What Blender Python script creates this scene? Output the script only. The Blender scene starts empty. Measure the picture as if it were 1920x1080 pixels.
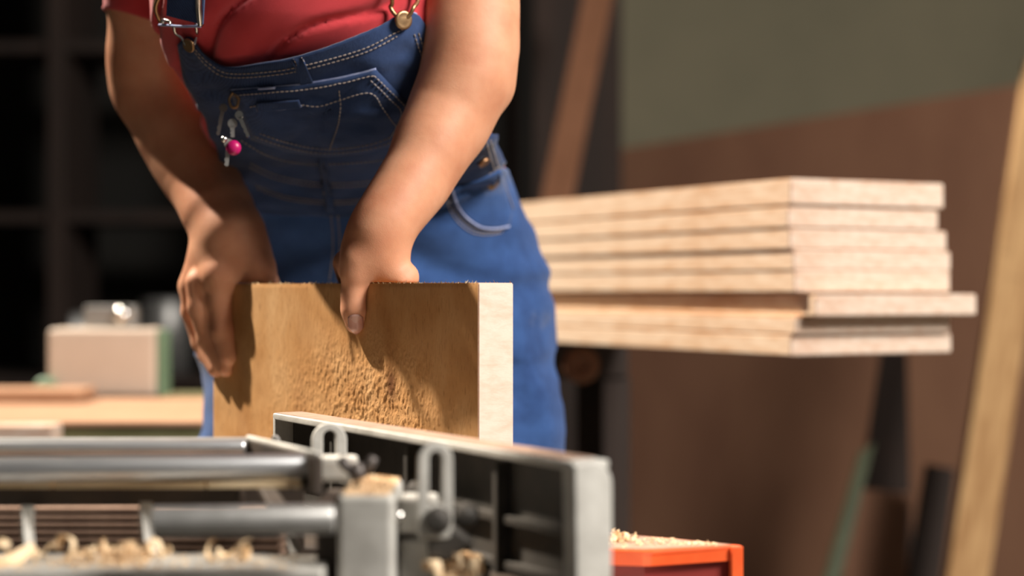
import bpy, bmesh, math, random
import numpy as np
from mathutils import Vector, Matrix, noise as mnoise
from mathutils.bvhtree import BVHTree

random.seed(7); np.random.seed(7)
SC = bpy.context.scene
COL = SC.collection

# ------------------------------------------------------------------ camera
F = 3261.0            # focal length in pixels of a 1920 px wide frame
ZC = 0.95             # camera height
cam_d = bpy.data.cameras.new('camera'); cam = bpy.data.objects.new('camera', cam_d); COL.objects.link(cam)
cam.location = (0, 0, ZC); cam.rotation_euler = (math.radians(90), 0, 0)
cam_d.sensor_width = 36; cam_d.lens = F / 1920 * 36
cam_d.clip_start = 0.05; cam_d.clip_end = 60
cam_d.dof.use_dof = True; cam_d.dof.focus_distance = 1.575; cam_d.dof.aperture_fstop = 2.6
SC.camera = cam

# ------------------------------------------------------------------ light
W = bpy.data.worlds.new('world'); SC.world = W; W.use_nodes = True
bg = W.node_tree.nodes['Background']; bg.inputs[0].default_value = (1.0, 0.93, 0.84, 1); bg.inputs[1].default_value = 0.08

def aim(o, d):   # point a lamp so that it shines along -d (d = direction towards the lamp)
    o.rotation_euler = Vector(d).to_track_quat('Z', 'Y').to_euler()
sl = bpy.data.lights.new('sun', 'SUN'); so = bpy.data.objects.new('sun', sl); COL.objects.link(so)
sl.energy = 10.0; sl.color = (1.0, 0.89, 0.75); sl.angle = math.radians(1.2)
SUN = Vector((-0.548, 0.256, 0.793)).normalized(); aim(so, SUN); so.location = (-3, 2, 6)
wl = bpy.data.lights.new('window_light', 'AREA'); wo = bpy.data.objects.new('window_light', wl); COL.objects.link(wo)
WIN = Vector((0.68, -0.40, 0.62)).normalized(); wo.location = Vector((0, 1.7, ZC)) + WIN * 3.4; aim(wo, WIN)
wl.shape = 'RECTANGLE'; wl.size = 1.1; wl.size_y = 1.1; wl.energy = 238; wl.color = (1.0, 0.945, 0.88)

SC.view_settings.view_transform = 'Standard'; SC.view_settings.look = 'None'
SC.view_settings.gamma = 1; SC.view_settings.use_curve_mapping = False
SC.view_settings.exposure = 0.0
SC.cycles.use_denoising = True

# ------------------------------------------------------------------ helpers
def P(u, v, d):       # a point at depth d metres seen at picture position (u, v)
    return Vector(((u - 960) / F * d, d, ZC - (v - 540) / F * d))
def px(n, d): return n * d / F
def ZV(v, d): return ZC - (v - 540) / F * d

def link(o, parent=None):
    COL.objects.link(o)
    if parent is not None: o.parent = parent
    return o
def root_loc(o):
    l = Vector((0, 0, 0))
    while o is not None: l = l + o.location; o = o.parent
    return l
def tag(o, label=None, cat=None, group=None, kind=None):
    if label: o['label'] = label
    if cat: o['category'] = cat
    if group: o['group'] = group
    if kind: o['kind'] = kind
    return o
def thing(name, loc, label, cat, group=None):
    o = bpy.data.objects.new(name, None); o.location = loc; o.empty_display_size = .05
    COL.objects.link(o); return tag(o, label, cat, group)

def mk(name, verts, faces, mat, parent=None, smooth=False, origin=None):
    """one mesh object from world-space vertices; origin at its base (or its parent's origin)"""
    v = np.asarray(verts, dtype=np.float64).reshape(-1, 3)
    if parent is not None: off = np.array(root_loc(parent))
    elif origin is not None: off = np.array(origin)
    else:
        mn, mx = v.min(0), v.max(0); off = np.array([(mn[0]+mx[0])/2, (mn[1]+mx[1])/2, mn[2]])
    me = bpy.data.meshes.new(name)
    me.from_pydata((v - off).tolist(), [], [tuple(int(i) for i in f) for f in faces]); me.update()
    o = bpy.data.objects.new(name, me)
    if parent is None: o.location = off
    link(o, parent)
    if mat is not None:
        for m in (mat if isinstance(mat, (list, tuple)) else [mat]): me.materials.append(m)
    if smooth: me.polygons.foreach_set('use_smooth', [True] * len(me.polygons))
    return o
def mk_np(name, V, Q, mat, parent=None, smooth=True):
    off = np.array(root_loc(parent)) if parent is not None else np.zeros(3)
    V = (V - off).astype(np.float32)
    me = bpy.data.meshes.new(name); n = len(Q); k = Q.shape[1]
    me.vertices.add(len(V)); me.vertices.foreach_set('co', V.ravel())
    me.loops.add(n * k); me.loops.foreach_set('vertex_index', Q.astype(np.int32).ravel())
    me.polygons.add(n); me.polygons.foreach_set('loop_start', np.arange(0, n * k, k, dtype=np.int32))
    me.polygons.foreach_set('loop_total', np.full(n, k, dtype=np.int32))
    me.update(calc_edges=True); me.validate()
    if smooth: me.polygons.foreach_set('use_smooth', np.ones(n, dtype=bool))
    o = bpy.data.objects.new(name, me); link(o, parent)
    if mat is not None: me.materials.append(mat)
    return o

class MB:
    """collects shapes into one mesh"""
    def __init__(s): s.v = []; s.f = []
    def add(s, V, Fc):
        b = len(s.v); s.v += [tuple(p) for p in V]; s.f += [tuple(i + b for i in f) for f in Fc]; return s
    def bm(s, b):
        b.verts.ensure_lookup_table()
        for i, v in enumerate(b.verts): v.index = i
        s.add([v.co[:] for v in b.verts], [[v.index for v in f.verts] for f in b.faces]); b.free(); return s
    def box(s, x0, x1, y0, y1, z0, z1, bev=0.0, M=None, seg=2):
        b = bmesh.new(); bmesh.ops.create_cube(b, size=1)
        for v in b.verts:
            v.co = Vector(((x0+x1)/2 + v.co.x*(x1-x0), (y0+y1)/2 + v.co.y*(y1-y0), (z0+z1)/2 + v.co.z*(z1-z0)))
        if bev > 0: bmesh.ops.bevel(b, geom=b.edges[:], offset=bev, segments=seg, affect='EDGES', profile=.6)
        if M is not None: bmesh.ops.transform(b, matrix=M, verts=b.verts[:])
        return s.bm(b)
    def prism(s, poly, z0, z1, bev=0.0, M=None, seg=2):
        b = bmesh.new(); lo = [b.verts.new((p[0], p[1], z0)) for p in poly]; hi = [b.verts.new((p[0], p[1], z1)) for p in poly]
        n = len(poly); b.faces.new(lo[::-1]); b.faces.new(hi)
        for i in range(n): b.faces.new((lo[i], lo[(i+1) % n], hi[(i+1) % n], hi[i]))
        bmesh.ops.recalc_face_normals(b, faces=b.faces[:])
        if bev > 0:
            e = [e for e in b.edges if e.calc_face_angle(0) > .6]
            bmesh.ops.bevel(b, geom=e, offset=bev, segments=seg, affect='EDGES', profile=.6)
        if M is not None: bmesh.ops.transform(b, matrix=M, verts=b.verts[:])
        return s.bm(b)
    def tube(s, pts, r, n=10, caps=True, closed=False):
        pts = [Vector(p) for p in pts]; m = len(pts); rr = r if isinstance(r, (list, tuple)) else [r] * m
        rings = []; up = None
        for i, p in enumerate(pts):
            a = pts[(i-1) % m] if (closed or i > 0) else p
            c = pts[(i+1) % m] if (closed or i < m-1) else p
            t = (c - a).normalized()
            if up is None:
                up = t.orthogonal().normalized()
            up = (up - t * up.dot(t)).normalized(); w = t.cross(up)
            rings.append([p + (up * math.cos(k*2*math.pi/n) + w * math.sin(k*2*math.pi/n)) * rr[i] for k in range(n)])
        V = [q for rg in rings for q in rg]; Fc = []
        for i in range(m if closed else m-1):
            j = (i+1) % m
            for k in range(n): Fc.append((i*n+k, i*n+(k+1) % n, j*n+(k+1) % n, j*n+k))
        if caps and not closed: Fc += [tuple(range(n))[::-1], tuple((m-1)*n+k for k in range(n))]
        return s.add(V, Fc)
    def lathe(s, prof, n=24, M=None):     # prof: (radius, height) pairs around z
        V = []; Fc = []
        for r, z in prof:
            for k in range(n): V.append(Vector((r*math.cos(2*math.pi*k/n), r*math.sin(2*math.pi*k/n), z)))
        for i in range(len(prof)-1):
            for k in range(n): Fc.append((i*n+k, i*n+(k+1) % n, (i+1)*n+(k+1) % n, (i+1)*n+k))
        Fc += [tuple(range(n))[::-1], tuple((len(prof)-1)*n+k for k in range(n))]
        if M is not None: V = [M @ q for q in V]
        return s.add(V, Fc)
    def build(s, name, mat, parent=None, smooth=False, origin=None):
        o = mk(name, s.v, s.f, mat, parent, smooth, origin)
        return o
def auto_smooth(o, ang=40):
    me = o.data
    me.polygons.foreach_set('use_smooth', [True]*len(me.polygons))
    try: me.set_sharp_from_angle(angle=math.radians(ang))
    except Exception: pass
    return o
def frame(origin, ex, ey, ez):
    M = Matrix.Identity(4)
    for i, e in enumerate((ex, ey, ez)):
        for r in range(3): M[r][i] = e[r]
    for r in range(3): M[r][3] = origin[r]
    return M
def spline(pts, n):
    """Catmull-Rom through pts (tuples of any length), n samples"""
    p = np.array(pts, float); m = len(p); out = []
    for t in np.linspace(0, m-1, n):
        i = min(int(t), m-2); f = t - i
        p0, p1, p2, p3 = p[max(i-1, 0)], p[i], p[i+1], p[min(i+2, m-1)]
        out.append(.5*((2*p1) + (p2-p0)*f + (2*p0-5*p1+4*p2-p3)*f*f + (3*p1-p0-3*p2+p3)*f**3))
    return [tuple(o) for o in out]

def sphere_mb(c, r, n=18, m=10, sq=(1, 1, 1)):
    V = []; Fc = []
    for i in range(m+1):
        a = math.pi*i/m
        for k in range(n): V.append(c + Vector((r*sq[0]*math.sin(a)*math.cos(2*math.pi*k/n), r*sq[1]*math.sin(a)*math.sin(2*math.pi*k/n), r*sq[2]*math.cos(a))))
    for i in range(m):
        for k in range(n): Fc.append((i*n+k, (i+1)*n+k, (i+1)*n+(k+1) % n, i*n+(k+1) % n))
    return MB().add(V, Fc)
# ------------------------------------------------------------------ materials
def new_mat(name):
    m = bpy.data.materials.new(name); m.use_nodes = True
    return m, m.node_tree.nodes, m.node_tree.links, m.node_tree.nodes['Principled BSDF']
def c4(c): return (c[0], c[1], c[2], 1)
def srgb(r, g, b):
    f = lambda c: ((c/255+.055)/1.055)**2.4 if c > 10 else c/255/12.92
    return (f(r), f(g), f(b))
def ramp(N, stops):
    r = N.new('ShaderNodeValToRGB'); e = r.color_ramp.elements
    e[0].position, e[0].color = stops[0][0], c4(stops[0][1]); e[1].position, e[1].color = stops[-1][0], c4(stops[-1][1])
    for p, c in stops[1:-1]:
        k = e.new(p); k.color = c4(c)
    return r
def coords(N, L, scale=(1, 1, 1), rot=(0, 0, 0), loc=(0, 0, 0)):
    t = N.new('ShaderNodeTexCoord'); m = N.new('ShaderNodeMapping')
    m.inputs['Scale'].default_value = scale; m.inputs['Rotation'].default_value = rot; m.inputs['Location'].default_value = loc
    L.new(t.outputs['Object'], m.inputs['Vector']); return m.outputs[0]
def noise_tex(N, L, vec, scale, detail=4, rough=.55, dist=0):
    n = N.new('ShaderNodeTexNoise'); n.inputs['Scale'].default_value = scale; n.inputs['Detail'].default_value = detail
    n.inputs['Roughness'].default_value = rough; n.inputs['Distortion'].default_value = dist
    L.new(vec, n.inputs['Vector']); return n.outputs['Fac']
def bump(N, L, h, strength, dist, bsdf, prev=None):
    b = N.new('ShaderNodeBump'); b.inputs['Strength'].default_value = strength; b.inputs['Distance'].default_value = dist
    L.new(h, b.inputs['Height'])
    if prev is not None: L.new(prev, b.inputs['Normal'])
    L.new(b.outputs[0], bsdf.inputs['Normal']); return b.outputs[0]
def math_n(N, L, op, a, b=None):
    m = N.new('ShaderNodeMath'); m.operation = op
    for i, q in enumerate((a, b)):
        if q is None: continue
        if isinstance(q, (int, float)): m.inputs[i].default_value = q
        else: L.new(q, m.inputs[i])
    return m.outputs[0]
def mix_c(N, L, fac, a, b, mode='MIX'):
    m = N.new('ShaderNodeMix'); m.data_type = 'RGBA'; m.blend_type = mode
    for s, q in ((0, fac), (6, a), (7, b)):
        if isinstance(q, (int, float)): m.inputs[s].default_value = q
        elif isinstance(q, tuple): m.inputs[s].default_value = c4(q)
        else: L.new(q, m.inputs[s])
    return m.outputs[2]

def plain(name, c0, c1=None, rough=.5, metal=0, nscale=30, bstr=.15, bdist=.001, spec=.5, coat=0, stretch=(1, 1, 1), lo=.35, hi=.65):
    m, N, L, B = new_mat(name); v = coords(N, L, stretch)
    h = noise_tex(N, L, v, nscale, 6, .6)
    r = ramp(N, [(lo, c0), (hi, c1 or c0)]); L.new(h, r.inputs[0]); L.new(r.outputs[0], B.inputs['Base Color'])
    B.inputs['Roughness'].default_value = rough; B.inputs['Metallic'].default_value = metal
    B.inputs['Specular IOR Level'].default_value = spec; B.inputs['Coat Weight'].default_value = coat
    if bstr > 0: bump(N, L, noise_tex(N, L, v, nscale*6, 4), bstr, bdist, B)
    return m

def wood(name, light, dark, ring=18, rough=.75, knots=0.0, grain=(1.2, 14, 14), bstr=.2, streak=.5):
    """sawn timber, length along the object's x axis"""
    m, N, L, B = new_mat(name); v = coords(N, L, grain)
    n1 = noise_tex(N, L, v, 2.2, 5, .6, .6); n2 = noise_tex(N, L, v, ring, 3, .6, .3)
    v3 = coords(N, L, (grain[0]*2, grain[1]*4, grain[2]*4)); n3 = noise_tex(N, L, v3, 12, 3, .6)
    s = math_n(N, L, 'ADD', math_n(N, L, 'MULTIPLY', n1, .5), math_n(N, L, 'MULTIPLY', n2, .5))
    r = ramp(N, [(.36, dark), (.36+.22*streak+.08, light), (.8, tuple(min(1, c*1.06) for c in light))]); L.new(s, r.inputs[0])
    col = mix_c(N, L, math_n(N, L, 'MULTIPLY', n3, .25), r.outputs[0], tuple(c*.72 for c in dark))
    if knots > 0:
        vo = N.new('ShaderNodeTexVoronoi'); vo.inputs['Scale'].default_value = 5.0
        L.new(coords(N, L, (1, 2.6, 3.2)), vo.inputs['Vector'])
        k = ramp(N, [(.02, (1, 1, 1)), (.12, (0, 0, 0))]); L.new(vo.outputs['Distance'], k.inputs[0])
        col = mix_c(N, L, math_n(N, L, 'MULTIPLY', k.outputs[0], knots), col, tuple(c*.45 for c in dark))
    L.new(col, B.inputs['Base Color']); B.inputs['Roughness'].default_value = rough
    B.inputs['Specular IOR Level'].default_value = .25
    bump(N, L, n3, bstr, .0015, B)
    return m

M = {}
# concrete, walls
M['concrete'] = plain('concrete', (.07, .065, .055), (.11, .10, .085), .9, nscale=4, bstr=.2)
M['wall_green'] = plain('grey_green_paint', srgb(128, 122, 100), srgb(140, 132, 108), .9, nscale=1.5, bstr=.1)
M['wall_dark'] = plain('shade_dark_wall', srgb(34, 33, 30), srgb(40, 37, 33), .95, nscale=1.2, bstr=.1)  # near-black tone puts the room's deep shade into the wall colour
M['hardboard'] = plain('brown_hardboard', srgb(132, 92, 70), srgb(152, 110, 84), .85, nscale=2.5, bstr=.1, stretch=(1, 1, .4))
M['hardboard_b'] = plain('russet_hardboard', srgb(118, 82, 64), srgb(136, 98, 76), .85, nscale=2, bstr=.1)
M['dark_steel'] = plain('dark_steel', srgb(44, 42, 38), srgb(58, 52, 46), .6, .3, nscale=12)
M['dark_brown'] = plain('dark_brown_tone', srgb(40, 30, 25), srgb(58, 42, 34), .8, nscale=6, stretch=(1, 1, .2))  # dark brown; carries shade for strip, trestle and shelving
# woods
M['pine'] = wood('pine', srgb(238, 214, 188), srgb(206, 160, 118), 16, .75, .75, (1.1, 12, 12))
M['pine_end'] = wood('pine_end', srgb(222, 202, 184), srgb(200, 158, 130), 10, .8, .45, (4, 6, 30), .2)
M['post'] = wood('post_wood', srgb(200, 160, 112), srgb(160, 118, 76), 10, .8, .3, (12, 12, 1.0))
M['post_brown'] = wood('post_brown_wood', srgb(142, 98, 72), srgb(120, 80, 56), 10, .8, .0, (12, 12, 1.0))
M['bench_wood'] = wood('bench_wood', srgb(184, 144, 114), srgb(162, 120, 90), 14, .7, .2, (1.4, 10, 10))
M['cream_wood'] = wood('cream_wood', srgb(226, 206, 172), srgb(190, 160, 118), 12, .7, .1, (2, 20, 20))
M['sawdust'] = plain('sawdust', srgb(224, 186, 140), srgb(246, 218, 180), .9, nscale=180, bstr=.5, bdist=.001)
M['shaving'] = plain('wood_shaving', srgb(232, 196, 150), srgb(250, 226, 190), .8, nscale=90, bstr=.2, stretch=(1, .2, 1))
# metals and paint
M['steel'] = plain('polished_steel', (.55, .55, .56), (.68, .68, .68), .34, .9, nscale=45, bstr=.05, stretch=(.4, 4, 4))
M['steel_dull'] = plain('dull_steel', (.40, .39, .37), (.52, .51, .49), .42, .7, nscale=50, bstr=.12)
M['cast'] = plain('cast_iron', (.44, .42, .38), (.60, .58, .53), .55, .12, nscale=38, bstr=.35, bdist=.0006)
M['cast_dark'] = plain('dark_casting', (.055, .05, .044), (.085, .075, .065), .6, .3, nscale=30, bstr=.25)  # dark iron of the knobs; inside the fence the tone is shade
M['machine_dark'] = plain('machine_dark_paint', srgb(52, 44, 38), srgb(70, 58, 48), .6, .1, nscale=24)
M['nut'] = plain('tarnished_nut', (.085, .07, .066), (.13, .11, .10), .5, .3, nscale=60)
M['orange'] = plain('orange_paint', srgb(226, 82, 34), srgb(236, 98, 48), .38, 0, nscale=20, bstr=.1, coat=.3)
M['dust_film'] = plain('dust_film', srgb(138, 110, 92), srgb(160, 130, 110), .9, nscale=70, bstr=.3)
M['red_shade'] = plain('guard_shade_red', srgb(120, 34, 30), srgb(132, 42, 36), .5, 0, nscale=20)
M['green'] = plain('machine_green', srgb(110, 140, 112), srgb(124, 152, 124), .5, 0, nscale=10)
M['olive'] = plain('olive_paint', srgb(96, 92, 56), srgb(110, 106, 70), .6, 0, nscale=10)
M['beige'] = plain('beige_panel', srgb(198, 180, 162), srgb(208, 190, 172), .6, 0, nscale=6)
M['brass'] = plain('aged_brass', (.36, .21, .10), (.50, .32, .17), .38, .9, nscale=120)
M['copper'] = plain('copper_button', (.42, .21, .10), (.55, .30, .16), .35, .9, nscale=120)
M['chrome'] = plain('bright_metal', (.7, .68, .65), (.8, .78, .75), .2, 1, nscale=60, bstr=.03)
M['pink'] = plain('pink_bead', srgb(176, 14, 92), srgb(190, 26, 104), .35, 0, nscale=40)
M['black_rubber'] = plain('black_rubber', (.02, .02, .02), (.03, .03, .03), .7)

def mat_skin():
    m, N, L, B = new_mat('skin'); v = coords(N, L)
    n1 = noise_tex(N, L, v, 22, 4, .55); n2 = noise_tex(N, L, v, 420, 2, .6); n3 = noise_tex(N, L, v, 90, 3)
    r = ramp(N, [(.3, (.55, .235, .125)), (.5, (.63, .30, .168)), (.72, (.69, .355, .21))]); L.new(n1, r.inputs[0])
    col = mix_c(N, L, math_n(N, L, 'MULTIPLY', n3, .18), r.outputs[0], (.50, .17, .12))
    L.new(col, B.inputs['Base Color']); B.inputs['Roughness'].default_value = .58
    B.inputs['Subsurface Weight'].default_value = .18; B.inputs['Subsurface Radius'].default_value = (1, .35, .18)
    B.inputs['Subsurface Scale'].default_value = .006; B.inputs['Specular IOR Level'].default_value = .4
    vo = N.new('ShaderNodeTexVoronoi'); vo.inputs['Scale'].default_value = 900; L.new(v, vo.inputs['Vector'])
    p = bump(N, L, vo.outputs['Distance'], .12, .0006, B)
    bump(N, L, n3, .12, .002, B, p)
    return m
M['skin'] = mat_skin()
M['nail'] = plain('nail', (.50, .25, .20), (.56, .30, .245), .28, 0, nscale=40, bstr=0, coat=.2)
M['lunula'] = plain('nail_moon', (.58, .34, .28), (.60, .37, .31), .3, 0, nscale=40, bstr=0)
M['hair'] = plain('dark_hair', (.02, .013, .009), (.035, .022, .015), .45, 0, nscale=60, stretch=(1, 1, .1))

def mat_denim(name, dark, light, fade=.5):
    m, N, L, B = new_mat(name); v = coords(N, L)
    n1 = noise_tex(N, L, v, 9, 6, .62, .3); n2 = noise_tex(N, L, v, 60, 4, .7)
    w = N.new('ShaderNodeTexWave'); w.inputs['Scale'].default_value = 380; w.inputs['Distortion'].default_value = 2.5
    w.inputs['Detail'].default_value = 2; w.bands_direction = 'DIAGONAL'; L.new(v, w.inputs['Vector'])
    s = math_n(N, L, 'ADD', math_n(N, L, 'MULTIPLY', n1, .75), math_n(N, L, 'MULTIPLY', n2, .25))
    r = ramp(N, [(.36, dark), (.5, tuple((a+b)/2 for a, b in zip(dark, light))), (.68, light)]); L.new(s, r.inputs[0])
    col = mix_c(N, L, math_n(N, L, 'MULTIPLY', w.outputs['Fac'], .22), r.outputs[0], tuple(min(1, c*1.9+.02) for c in light))
    # worn, dusty patches
    d = ramp(N, [(.63, (0, 0, 0)), (.74, (1, 1, 1))]); L.new(noise_tex(N, L, coords(N, L, loc=(3.1, 1.2, .4)), 7, 4, .6), d.inputs[0])
    col = mix_c(N, L, math_n(N, L, 'MULTIPLY', d.outputs[0], fade), col, srgb(150, 150, 150))
    L.new(col, B.inputs['Base Color']); B.inputs['Roughness'].default_value = .85
    B.inputs['Specular IOR Level'].default_value = .2; B.inputs['Sheen Weight'].default_value = .15
    p = bump(N, L, w.outputs['Fac'], .25, .0006, B); bump(N, L, n2, .3, .002, B, p)
    return m
M['denim'] = mat_denim('denim', srgb(26, 50, 94), srgb(56, 90, 146), .35)
M['denim_shaded'] = mat_denim('denim_shaded', srgb(26, 41, 72), srgb(48, 69, 110), .1)  # darker copy of the denim; the bib's shade is in the colour
M['denim_edge'] = plain('denim_pale_edge', srgb(140, 152, 196), srgb(170, 178, 210), .85, nscale=160)  # pale tone paints the sun's rim on the bib hem; reused on pockets
M['thread'] = plain('tan_thread', srgb(150, 138, 132), srgb(172, 160, 152), .8, nscale=300)

def mat_shirt():
    m, N, L, B = new_mat('red_cotton'); v = coords(N, L)
    r = ramp(N, [(.35, srgb(188, 58, 64)), (.65, srgb(198, 67, 72))]); L.new(noise_tex(N, L, v, 14, 4), r.inputs[0])
    L.new(r.outputs[0], B.inputs['Base Color']); B.inputs['Roughness'].default_value = .9
    B.inputs['Specular IOR Level'].default_value = .15; B.inputs['Sheen Weight'].default_value = .2
    bump(N, L, noise_tex(N, L, v, 900, 2), .15, .0006, B)
    return m
M['shirt'] = mat_shirt()

def mat_workpiece():
    """rough sawn face: x along the board, z up"""
    m, N, L, B = new_mat('rough_sawn_wood'); v = coords(N, L)
    sx = N.new('ShaderNodeSeparateXYZ'); L.new(v, sx.inputs[0]); X, Z = sx.outputs[0], sx.outputs[2]
    KX, KZ = -.133, .147     # knot
    dx = math_n(N, L, 'SUBTRACT', X, KX); dz = math_n(N, L, 'SUBTRACT', Z, KZ)
    r2 = math_n(N, L, 'SQRT', math_n(N, L, 'ADD', math_n(N, L, 'POWER', math_n(N, L, 'MULTIPLY', dx, 1.8), 2.0), math_n(N, L, 'POWER', dz, 2.0)))
    big = noise_tex(N, L, coords(N, L, (1, 1, 1)), 7, 3, .5)
    # growth arcs: z distorted by x and by the knot
    arc = math_n(N, L, 'ADD', math_n(N, L, 'MULTIPLY', Z, 34.), math_n(N, L, 'ADD', math_n(N, L, 'MULTIPLY', big, 5.0), math_n(N, L, 'DIVIDE', .10, math_n(N, L, 'ADD', r2, .02))))
    arc = math_n(N, L, 'ADD', arc, math_n(N, L, 'MULTIPLY', X, 9.0))
    rings = math_n(N, L, 'SINE', math_n(N, L, 'MULTIPLY', arc, 3.0))
    rings = math_n(N, L, 'ADD', math_n(N, L, 'MULTIPLY', rings, .5), .5)
    fib = noise_tex(N, L, coords(N, L, (1, 1, .16)), 620, 3, .6)
    fuzz = noise_tex(N, L, coords(N, L, (1, 1, .6)), 420, 3, .6)
    blot = noise_tex(N, L, coords(N, L, (1, 1, .5)), 16, 5, .65)
    r = ramp(N, [(.25, srgb(166, 114, 66)), (.5, srgb(194, 144, 92)), (.75, srgb(213, 168, 118))]); L.new(blot, r.inputs[0])
    col = mix_c(N, L, math_n(N, L, 'MULTIPLY', rings, .14), r.outputs[0], srgb(228, 188, 140))
    fr = ramp(N, [(.28, (1, 1, 1)), (.44, (0, 0, 0))]); L.new(fib, fr.inputs[0])
    col = mix_c(N, L, math_n(N, L, 'MULTIPLY', fr.outputs[0], .42), col, srgb(112, 66, 30))
    kr = ramp(N, [(.006, (1, 1, 1)), (.017, (.25, .25, .25)), (.03, (0, 0, 0))]); L.new(r2, kr.inputs[0])
    col = mix_c(N, L, math_n(N, L, 'MULTIPLY', kr.outputs[0], .85), col, srgb(84, 42, 18))
    # dark stains, hair cracks
    stn = ramp(N, [(.62, (0, 0, 0)), (.70, (1, 1, 1))]); L.new(noise_tex(N, L, coords(N, L, (22, 1, 7)), 5, 6, .72), stn.inputs[0])
    col = mix_c(N, L, math_n(N, L, 'MULTIPLY', stn.outputs[0], .45), col, srgb(104, 66, 36))
    L.new(col, B.inputs['Base Color']); B.inputs['Roughness'].default_value = .85; B.inputs['Specular IOR Level'].default_value = .15
    # rougher towards the lower middle
    cz = math_n(N, L, 'SUBTRACT', Z, .110); cx = math_n(N, L, 'SUBTRACT', X, -.175)
    rr = math_n(N, L, 'SQRT', math_n(N, L, 'ADD', math_n(N, L, 'POWER', math_n(N, L, 'MULTIPLY', cx, .8), 2.0), math_n(N, L, 'POWER', cz, 2.0)))
    pr = ramp(N, [(.025, (1, 1, 1)), (.115, (.07, .07, .07))]); L.new(math_n(N, L, 'ADD', rr, math_n(N, L, 'MULTIPLY', math_n(N, L, 'SUBTRACT', big, .5), .12)), pr.inputs[0])
    h = math_n(N, L, 'MULTIPLY', fuzz, pr.outputs[0])
    h = math_n(N, L, 'ADD', h, math_n(N, L, 'MULTIPLY', fib, .14))
    h = math_n(N, L, 'ADD', h, math_n(N, L, 'MULTIPLY', rings, .05))
    bump(N, L, h, .8, .0016, B)
    return m
M['workpiece'] = mat_workpiece()
M['work_end'] = wood('pale_end_grain', srgb(228, 206, 190), srgb(218, 188, 168), 9, .8, 0, (6, 5, 16), .15, .4)
M['work_fuzz'] = plain('wood_fibre', srgb(220, 190, 140), srgb(236, 214, 176), .9, nscale=60)

# ------------------------------------------------------------------ setting
def quad_box(name, x0, x1, y0, y1, z0, z1, mat, kind='structure'):
    o = MB().box(x0, x1, y0, y1, z0, z1).build(name, mat); o['kind'] = kind; return o
quad_box('floor', -5, 5, -2, 8, -.1, 0, M['concrete'])
quad_box('wall_right_back', .40, 5, 6.4, 6.5, 0, 4, M['wall_green'])
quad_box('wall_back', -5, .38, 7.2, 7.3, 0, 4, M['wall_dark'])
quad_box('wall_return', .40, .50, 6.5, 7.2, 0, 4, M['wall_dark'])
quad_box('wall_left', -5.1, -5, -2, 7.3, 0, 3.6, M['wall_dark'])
# unseen roof, added to keep sun off floor and foreground; opening shaped for the beam
quad_box('sun_mask_roof', -5, -3.0, -2, 7.3, 3.6, 3.7, M['wall_dark'])
quad_box('sun_mask_roof', -.35, 5, -2, 7.3, 3.6, 3.7, M['wall_dark'])
quad_box('sun_mask_roof', -3.0, -.35, -2, 2.09, 3.6, 3.7, M['wall_dark'])
quad_box('sun_mask_roof', -3.0, -.35, 4.7, 7.3, 3.6, 3.7, M['wall_dark'])

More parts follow.
